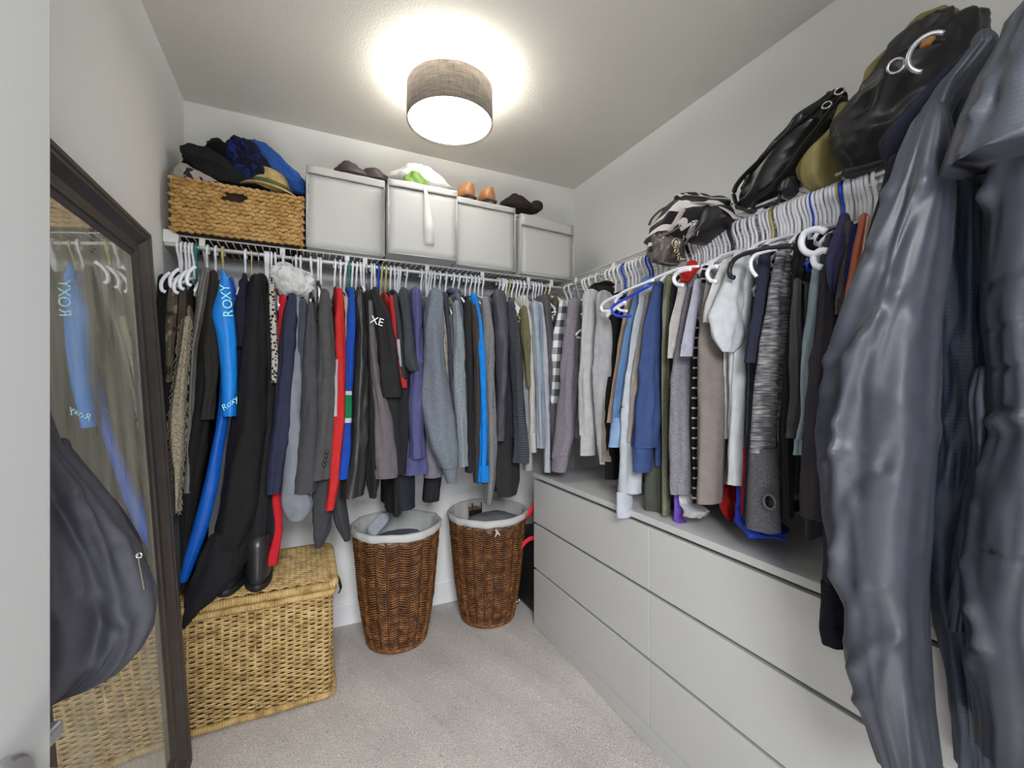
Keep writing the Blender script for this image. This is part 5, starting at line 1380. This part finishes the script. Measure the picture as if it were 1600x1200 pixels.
# shoes, seen from the heel
TANL = plain('tan_shoe_leather', (186, 130, 84), .32, k=.85, var=.18, scale=14)
SOLE = plain('dark_sole', (58, 52, 50), .6); HEEL = plain('grey_heel', (120, 112, 108), .5)
def shoe(label, px, py, Y, turn):
    base = onY(px, py, Y); base.z = SHELF_Z + .006 + .318 + .004
    t = thing('leather_shoe', label, 'shoe', tuple(base), 'pair of tan shoes', turn)
    L_ = .255
    def prof(u):     # half width, top height at u along the shoe
        w = .028 + .012 * min(1, u * 4) - .006 * math.exp(-((u - .42) / .14) ** 2) - (.034 * max(0, (u - .80) / .2) ** 2)
        h_ = .078 * (1 - .15 * (1 - min(1, u * 6))) if u < .22 else (.078 - .030 * min(1, (u - .22) / .33) if u < .55 else .048 - .020 * (u - .55) / .45)
        return w, h_
    mb = MB(); rings = []
    for u in np.linspace(0, 1, 22):
        w, h_ = prof(u); zb = .020 if u < .3 else .020 - .013 * min(1, (u - .3) / .15)
        if u < .04: w *= .72 + 7 * u
        rings.append([(w * cos(a) * (1 if sin(a) < 0 else (.82 + .18 * (1 - sin(a)))), u * L_, zb + (h_) * (max(0, sin(a)) ** .55 if sin(a) > 0 else 0)) for a in np.linspace(0, 2 * pi, 24, endpoint=False)])
    mb.rings(rings); mb.obj('upper', TANL, t, world=False, fixn=True)
    so = MB(); rr = []
    for u in np.linspace(0, 1, 16):
        w, _ = prof(u); w += .003; zb = .020 if u < .3 else .020 - .013 * min(1, (u - .3) / .15)
        rr.append([(-w, u * L_ - .002, zb - .006), (w, u * L_ - .002, zb - .006), (w, u * L_ - .002, zb + .002), (-w, u * L_ - .002, zb + .002)])
    so.rings(rr); so.obj('sole', SOLE, t, world=False, smooth=False, fixn=True)
    he = MB(); he.rings([[((.029 * s_) * cos(a), .036 - .036 * s_ * (1 if sin(a) < 0 else .9) * abs(sin(a)) * (1 if sin(a) < 0 else -1), z_) for a in np.linspace(0, 2 * pi, 20, endpoint=False)] for z_, s_ in ((0, .95), (.016, 1.0))])
    he.obj('heel', HEEL, t, world=False, fixn=True)
    return t
shoe('left shoe of the tan leather pair standing heel-out on the white box', 737, 318, 1.985, radians(16))
shoe('right shoe of the tan leather pair standing heel-out on the white box', 768, 320, 1.985, radians(6))
t = thing('flat_cap', 'brown-black flat cap lying over two white boxes in the corner', 'cap', tuple(onY(812, 325, 2.08)))
CAPM = F_((58, 48, 50), 'heather')
blob([(309, 795, 812), (314, 786, 822), (320, 781, 834), (327, 782, 842)], ('Y', 2.08), .07, 'cap_crown', CAPM, t, fold=.04, crease=.004, seed=66)
blob([(320, 828, 848), (325, 822, 848), (329, 826, 845)], ('Y', 2.05), .035, 'peak', CAPM, t, fold=.03, crease=.002, seed=67)

# ---- plastic cover over the suits
def film_mat():
    m = bpy.data.materials.new('clear_film'); nt, b = nodes_of(m)
    b.inputs['Base Color'].default_value = (.92, .93, .93, 1); b.inputs['Roughness'].default_value = .18
    b.inputs['Transmission Weight'].default_value = .35; b.inputs['IOR'].default_value = 1.25; b.inputs['Alpha'].default_value = .55
    return m
FILM = film_mat()
t = thing('plastic_cover', 'crumpled clear plastic dry-cleaning cover over the blazers', 'garment cover', tuple(onY(458, 440, 1.86)))
blob([(416, 434, 456), (424, 430, 482), (436, 428, 488), (448, 434, 486), (462, 446, 474)], ('Y', 1.87), .06, 'film', FILM, t, fold=.3, crease=.030, seed=71, sharp=True, kf=5, m=60, n=60, vf=9, smooth=False)
blob([(420, 440, 452), (432, 446, 470), (446, 452, 480), (456, 458, 472)], ('Y', 1.83), .03, 'film_fold', FILM, t, fold=.35, crease=.026, seed=72, sharp=True, kf=5, m=40, n=44, vf=10, smooth=False)

# ---- boots on the trunk
BOOT = plain('black_boot_leather', (34, 34, 37), .34, k=1.3); BSOLE = plain('rubber_sole', (28, 28, 30), .6)
def boot(label, px, py, turn):
    b_ = onZ(px, py, TH); b_.z = TH + .002
    t = thing('ankle_boot', label, 'boot', tuple(b_), 'black boots on the trunk', turn)
    mb = MB(); rings = []
    for z, cy, ry, rx in ((.022, .115, .135, .043), (.04, .112, .132, .046), (.060, .085, .105, .044), (.078, .055, .072, .040), (.10, .042, .055, .038), (.14, .040, .052, .040), (.19, .042, .056, .044)):
        rings.append([(rx * cos(a) * (1 - .18 * max(0, sin(a)) ** 3), cy - .002 - ry * sin(a) * -1, z) for a in np.linspace(0, 2 * pi, 28, endpoint=False)])
    mb.rings(rings); mb.obj('upper', BOOT, t, world=False, fixn=True)
    so = MB(); so.rings([[(.049 * k_ * cos(a), .115 + .140 * k_ * sin(a), z) for a in np.linspace(0, 2 * pi, 28, endpoint=False)] for z, k_ in ((0, .98), (.012, 1.0), (.024, .99))]); so.obj('sole', BSOLE, t, world=False, fixn=True)
    return t
boot('right black ankle boot standing heel-out on the wicker trunk', 402, 922, radians(3))
boot('left black ankle boot on the trunk beside draped black cloth', 352, 930, radians(-4))
# black cloth sliding over the trunk edge
t = thing('black_throw', 'black cloth draped over the front left edge of the trunk', 'throw', tuple(onY(315, 930, 1.80)))
blob([(838, 328, 368), (865, 316, 372), (890, 304, 370), (912, 293, 362), (930, 287, 348), (945, 285, 328), (960, 285, 308), (974, 285, 297), (980, 285, 291)], ('Y', 1.80), .028, 'folds', F_((36, 36, 40)), t, fold=.10, crease=.008, seed=75)

# ---- black bag with red straps behind the chest
t = thing('gym_bag', 'black gym bag with red straps between hamper and chest', 'bag', (1.22, 2.13, 0))
mb = MB(); rings = []
for z, k_ in ((.005, .90), (.03, 1), (.20, 1.02), (.34, .98), (.385, .80), (.40, .4)):
    rings.append([(1.205 + .135 * k_ * (abs(cos(a)) ** .5) * (1 if cos(a) > 0 else -1), 2.135 + .17 * k_ * (abs(sin(a)) ** .5) * (1 if sin(a) > 0 else -1), z) for a in np.linspace(0, 2 * pi, 40, endpoint=False)])
mb.rings(rings).obj('bag_body', plain('black_nylon', (24, 24, 27), .6), t, fixn=True)
REDS = plain('red_webbing', (196, 32, 48), .7, k=1.3)
strap([(838, 784), (830, 798), (822, 806), (814, 812)], ('Y', 2.0), .016, 'strap', REDS, t, flat=.2, up=(0, -1, 0))
strap([(838, 840), (828, 842), (820, 848), (814, 856)], ('Y', 1.98), .012, 'strap', REDS, t, flat=.2, up=(0, -1, 0))
torus(onY(809, 939, 2.0), (-1, -.5, 0), .012, .003, 'ring', CHROME, t, n=16)

# ---- laundry in the hampers
def in_hamper(name, label, cat, cx, cy, z, rx, ry, hz, mat, seed, tilt=0.0):
    t = thing(name, label, cat, (cx, cy, z)); mb = MB(); rings = []
    for j in range(1, 16):
        f = pi * j / 16; ring = []
        for k in range(30):
            a = 2 * pi * k / 30; p = Vector((sin(f) * cos(a), sin(f) * sin(a), cos(f)))
            s = 1 + .22 * noise.noise((p.x * 2 + seed, p.y * 2, p.z * 2)) + .12 * (.5 - abs(noise.noise((p.x * 5, p.y * 5 + seed, p.z * 5))))
            ring.append((cx + rx * p.x * s, cy + ry * p.y * s, z + hz * p.z * s + tilt * p.x))
        rings.append(ring)
    mb.rings(rings).obj('folds', mat, t, fixn=True); return t
in_hamper('grey_towel', 'grey striped towel lying inside the left hamper', 'towel', .41, 2.12, .43, .155, .155, .05, F_((132, 138, 150), 'stripeh', c2=(110, 116, 128), p=(60, .5)), 81)
t = thing('white_towel', 'rolled white towel standing up in the left hamper', 'towel', (.31, 2.08, .45))
c0 = onY(588, 822, 2.06); c1 = onY(606, 803, 2.10)
mb = MB(); rr = []
for i, s_ in enumerate((.0, .10, .35, .7, .9, 1.0)):
    R_ = .030 * (1, 1.05, 1.05, 1.02, .9, .5)[i]; c_ = c0.lerp(c1, s_ * 1.3 - .4)
    rr.append([c_ + Vector((R_ * cos(2 * pi * k / 24) * .8, R_ * .5 * sin(2 * pi * k / 24) - R_ * cos(2 * pi * k / 24) * .1, R_ * .75 * sin(2 * pi * k / 24))) for k in range(24)])
mb.rings(rr).obj('folds', F_((190, 196, 206), k=1.4), t, fixn=True)
in_hamper('grey_shirt', 'crumpled grey shirt lying inside the right hamper', 'shirt', .89, 2.10, .475, .145, .13, .055, F_((150, 152, 158), k=1.4), 84)

# ---- on top of the chest of drawers, under the clothes
DTOP = .764
def on_chest(name, label, cat, rows, X, b, mat, seed, **kw):
    fr = limb_rows(rows, ('X', X), b, 6); c_ = fr[-1][0]
    t = thing(name, label, cat, (c_.x, c_.y, DTOP)); blob(rows, ('X', X), b, 'folds', mat, t, seed=seed, **kw); return t
on_chest('purple_cloth', 'purple cloth standing on the chest under the grey knit', 'cloth', [(760, 1054, 1068), (790, 1053, 1068), (812, 1052, 1066), (816, 1056, 1074)], 1.09, .02, F_((120, 84, 190), k=1.4), 91, fold=.08)
on_chest('clear_wrapper', 'crumpled clear and white wrapper lying on the chest', 'wrapper', [(774, 1064, 1082), (786, 1064, 1088), (796, 1066, 1108), (806, 1070, 1100)], 1.10, .03, FILM, 92, fold=.2, crease=.014, sharp=True)
on_chest('red_cloth', 'dark red cloth on the chest beside the blue bag', 'cloth', [(760, 1122, 1150), (790, 1124, 1150), (808, 1134, 1150), (815, 1140, 1148)], 1.16, .03, F_((170, 26, 26), k=1.3), 93)
t = on_chest('blue_bag', 'royal blue nylon bag slumped on the chest of drawers', 'bag', [(752, 1152, 1172), (790, 1150, 1178), (812, 1148, 1205), (824, 1154, 1236), (834, 1168, 1226)], 1.12, .06, F_((10, 62, 205), rough=.6, k=1.35), 94, fold=.14, crease=.014, sharp=True)
strap([(1180, 834), (1200, 838), (1218, 840), (1228, 845)], ('X', 1.07), .006, 'cord', F_((10, 62, 205), rough=.6, k=1.35), t, flat=.5)
on_chest('red_piped_shirt', 'red shirt edge hanging behind the grey flecked cuff', 'shirt', [(700, 1160, 1172), (760, 1158, 1170), (808, 1158, 1168)], 1.09, .015, F_((214, 44, 50), k=1.4), 95, fold=.04)

# ================================================================== COATS
NYLON = F_((86, 90, 104), rough=.46, k=.92, weave=.5)
NYLON2 = F_((74, 82, 98), rough=.5, k=1.0, weave=.6)
NAVYK = F_((44, 46, 62), k=1.7)
# dark navy jacket behind the grey one
nj = thing('navy_jacket', 'dark navy jacket half hidden behind the grey rain jacket', 'jacket', (1.2, .40, 1.62), 'clothes on the right rod')
mb, _, _ = limb([(84, 1500, 1540), (110, 1468, 1520), (140, 1438, 1500), (175, 1408, 1470), (205, 1380, 1440), (218, 1372, 1430), (245, 1378, 1412), (275, 1384, 1402)], ('X', 1.0), .05, n=32, fold=.04, crease=.003, seed=101, dome=.2, open_end=False)
mb.obj('shoulder', NAVYK, nj)
mb, _, _ = limb([(260, 1386, 1420), (400, 1350, 1400), (560, 1300, 1370), (720, 1290, 1350), (850, 1288, 1336), (915, 1284, 1330)], ('X', .96), .04, seed=102, fold=.08, crease=.006); mb.obj('sleeve', NAVYK, nj)
mb, _, _ = limb([(910, 1283, 1326), (950, 1284, 1326), (985, 1280, 1322), (1004, 1284, 1330)], ('X', .955), .038, m=20, seed=103, fold=.05, crease=.003, cap=False, kf=6); mb.obj('cuff', F_((38, 40, 54), 'rib', c2=(30, 32, 44), p=(260, 1), k=1.6), nj)

gj = thing('rain_jacket', 'large grey nylon rain jacket hanging nearest at the right', 'jacket', (1.15, .33, 1.66), 'clothes on the right rod')
slv = [(168, 1438, 1472), (190, 1425, 1484), (240, 1405, 1488), (300, 1384, 1489), (400, 1346, 1486), (500, 1320, 1480), (600, 1294, 1478), (680, 1276, 1474), (720, 1279, 1472), (780, 1286, 1468), (850, 1296, 1464), (910, 1306, 1460), (945, 1320, 1460), (1000, 1322, 1462), (1050, 1326, 1466), (1100, 1338, 1470), (1140, 1352, 1474), (1200, 1372, 1478)]
rS = [([(1432, 190), (1412, 300), (1392, 380)], 9, 0.0120), ([(1470, 180), (1462, 300), (1440, 470), (1400, 540), (1330, 610)], 10, 0.0192),
      ([(1385, 420), (1330, 560), (1300, 640)], 9, 0.0144), ([(1420, 500), (1375, 560), (1362, 700), (1350, 800)], 8, 0.0168), ([(1395, 560), (1362, 660), (1360, 700)], 7, 0.0120),
      ([(1290, 745), (1330, 725), (1370, 705), (1392, 695)], 9, 0.0072), ([(1375, 780), (1350, 860), (1338, 940)], 8, 0.0084), ([(1325, 945), (1345, 900), (1360, 850)], 8, 0.0060),
      ([(1420, 890), (1395, 900), (1372, 950), (1350, 1010), (1330, 1060)], 8, 0.0096), ([(1400, 1000), (1370, 1040), (1345, 1070)], 8, 0.0072), ([(1455, 930), (1440, 965), (1410, 985)], 8, 0.0072),
      ([(1392, 1085), (1370, 1100), (1350, 1110)], 8, 0.0060), ([(1440, 690), (1430, 720), (1380, 745)], 6, -0.0060), ([(1340, 800), (1320, 850)], 6, -0.0048), ([(1400, 620), (1392, 760)], 10, -0.0060), ([(1430, 430), (1470, 330)], 7, -0.0048)]
mb, _, _ = limb(slv, ('X', .90), .085, n=110, m=190, fold=.08, crease=.006, vf=1.8, seed=104, ridges=rS, kf=2, dome=.3); mb.obj('sleeve', NYLON, gj)
# side lining and body behind the sleeve
mb, _, _ = limb([(170, 1462, 1560), (300, 1476, 1570), (500, 1470, 1570), (700, 1462, 1560), (900, 1458, 1550), (1000, 1468, 1540), (1130, 1490, 1550), (1200, 1494, 1550)], ('X', 1.02), .05, n=48, m=60, fold=.12, crease=.012, seed=105); mb.obj('side_panel', F_((46, 58, 78), 'stripeh', c2=(56, 68, 88), p=(160, .5), k=1.6, rough=.5), gj)
# front panel with flaps
fp = [(225, 1536, 1740), (300, 1540, 1740), (400, 1534, 1740), (500, 1536, 1740), (600, 1548, 1740), (680, 1552, 1740), (720, 1540, 1740), (790, 1524, 1740), (860, 1514, 1740), (940, 1502, 1740), (985, 1500, 1740), (1010, 1512, 1740), (1080, 1516, 1740), (1133, 1528, 1740), (1200, 1534, 1740)]
rF = [([(1540, 455), (1570, 445), (1640, 430)], 4, -0.0072), ([(1545, 515), (1590, 512), (1650, 505)], 4, -0.0072), ([(1552, 578), (1600, 575), (1650, 570)], 4, -0.0072), ([(1556, 640), (1600, 640), (1650, 638)], 4, -0.0072),
      ([(1545, 330), (1575, 300), (1600, 250)], 11, 0.0168), ([(1548, 690), (1580, 660), (1620, 650)], 9, 0.0144), ([(1535, 790), (1550, 740), (1560, 700)], 8, 0.0168), ([(1505, 980), (1520, 900), (1545, 800)], 8, 0.0168), ([(1540, 870), (1580, 862), (1650, 866)], 4, -0.0084), ([(1530, 900), (1560, 960), (1580, 1010)], 9, 0.0144), ([(1570, 1010), (1540, 1060), (1530, 1110)], 10, 0.0120)]
mb, _, _ = limb(fp, ('X', .965), .075, n=100, m=160, fold=.05, crease=.006, vf=2.0, seed=106, ridges=rF, kf=2, dome=.2); mb.obj('front_panel', NYLON, gj)
# pocket between sleeve and front
mb, _, _ = limb([(588, 1522, 1552), (620, 1512, 1556), (650, 1514, 1560), (700, 1518, 1556), (780, 1508, 1545), (880, 1490, 1530), (985, 1484, 1512)], ('X', .95), .03, n=40, m=50, fold=.10, crease=.008, seed=107); mb.obj('zip_placket', NYLON2, gj)
# hood, folded down over the shoulders
hd = [(30, 1560, 1760), (60, 1540, 1760), (90, 1522, 1760), (130, 1502, 1760), (170, 1486, 1760), (205, 1474, 1760), (228, 1466, 1745), (236, 1468, 1720), (242, 1474, 1680)]
rH = [([(1540, 90), (1515, 150), (1490, 225)], 8, 0.0120), ([(1470, 244), (1520, 248), (1580, 236), (1640, 222)], 7, 0.0120), ([(1570, 110), (1560, 160), (1530, 215)], 10, 0.0144), ([(1600, 90), (1590, 150)], 9, -0.0072)]
mb, _, _ = limb(hd, ('X', .875), .05, n=72, m=80, fold=.08, crease=.007, vf=2.5, seed=108, ridges=rH, kf=3, open_end=False); mb.obj('hood', F_((88, 92, 104), 'stripeh', c2=(82, 87, 99), p=(150, .4), rough=.5, k=1.5), gj)
mb, _, _ = limb([(72, 1515, 1560), (100, 1492, 1540), (130, 1466, 1520), (160, 1446, 1500), (185, 1432, 1490), (205, 1438, 1478)], ('X', .935), .055, n=40, m=50, fold=.12, crease=.010, seed=109); mb.obj('yoke', NYLON, gj)
hanger('R', rod_s('R', 1590), .07, 'white', 'white plastic hanger carrying the large grey rain jacket', 'hangers on the right rod')
hanger('R', rod_s('R', 1520), .07, 'white', 'white plastic hanger carrying the dark navy jacket behind the rain jacket', 'hangers on the right rod')
bt = thing('blue_trousers', 'blue trousers hanging low behind the grey rain jacket', 'trousers', (1.25, .30, 1.5), 'clothes on the right rod')
mb, _, _ = limb([(300, 1540, 1580), (700, 1500, 1560), (1000, 1472, 1540), (1080, 1480, 1535), (1133, 1482, 1530), (1200, 1484, 1530)], ('X', 1.12), .03, seed=110); mb.obj('leg', F_((30, 92, 160), k=1.4), bt)

# jacket hanging between the door and the mirror
dj = thing('softshell_jacket', 'dark grey softshell jacket hanging behind the open door', 'jacket', tuple(onY(120, 700, .90)))
rD = [([(75, 800), (110, 812), (150, 860), (172, 920), (200, 960), (212, 965)], 8, 0.0144), ([(80, 700), (130, 760), (170, 800)], 10, 0.0144), ([(118, 745), (150, 800), (190, 850), (218, 925)], 9, 0.0168), ([(130, 850), (140, 900), (170, 955), (200, 975)], 5, -0.0072), ([(100, 1060), (160, 1020), (215, 975)], 11, 0.0120), ([(75, 792), (105, 784), (130, 784)], 4, -0.0048), ([(90, 900), (100, 1000)], 14, -0.0060)]
mb, _, _ = limb([(640, 20, 76), (690, 20, 90), (720, 20, 112), (760, 22, 150), (800, 22, 178), (850, 24, 208), (880, 25, 224), (920, 25, 240), (960, 25, 245), (1000, 25, 240), (1030, 25, 226), (1055, 25, 200), (1080, 25, 130), (1104, 25, 84)], ('Y', .90), .06, n=100, m=130, fold=.06, crease=.016, vf=2.5, seed=111, ridges=rD, kf=2, dome=.3)
mb.obj('front', F_((70, 70, 80), rough=.7, k=1.5), dj)
mb, _, _ = limb([(700, 84, 112), (750, 112, 150), (800, 140, 186), (850, 170, 216), (890, 196, 228), (920, 212, 236)], ('Y', .95), .05, n=48, m=60, fold=.10, crease=.010, seed=112); mb.obj('sleeve', F_((54, 56, 66), rough=.7, k=1.7), dj)
strap([(216, 866), (218, 880), (222, 900), (226, 922)], ('Y', .84), .0035, 'zip', plain('zip_metal', (120, 116, 108), .3, .8), dj, flat=.5)
torus(onY(217, 868, .835), (0, -1, .2), .0035, .0012, 'zip_pull', CHROME, dj, n=14)

# dark knitted scarf bunched over the hangers in the corner of the right rod
sc = thing('knitted_scarf', 'black knitted scarf bunched over the hangers above the cream sweater', 'scarf', tuple(onX(936, 452, 1.2)), 'clothes on the right rod')
blob([(441, 944, 954), (447, 926, 956), (455, 918, 960), (462, 914, 958)], ('X', 1.17), .05, 'folds', F_((50, 44, 44), 'heather'), sc, fold=.18, crease=.012, seed=120, sharp=True)
# a metal button on the denim cuff
db = [o for o in COL.objects if o.name.startswith('denim_jacket')][0]
c_ = onX(972, 634, 1.02 - .030)
mb = MB(); mb.rings([[c_ + Vector((o_, r_ * cos(2 * pi * k / 14), r_ * sin(2 * pi * k / 14))) for k in range(14)] for r_, o_ in ((.007, .003), (.0078, -.001), (.005, -.003))]); mb.obj('button', CHROME, db, fixn=True)
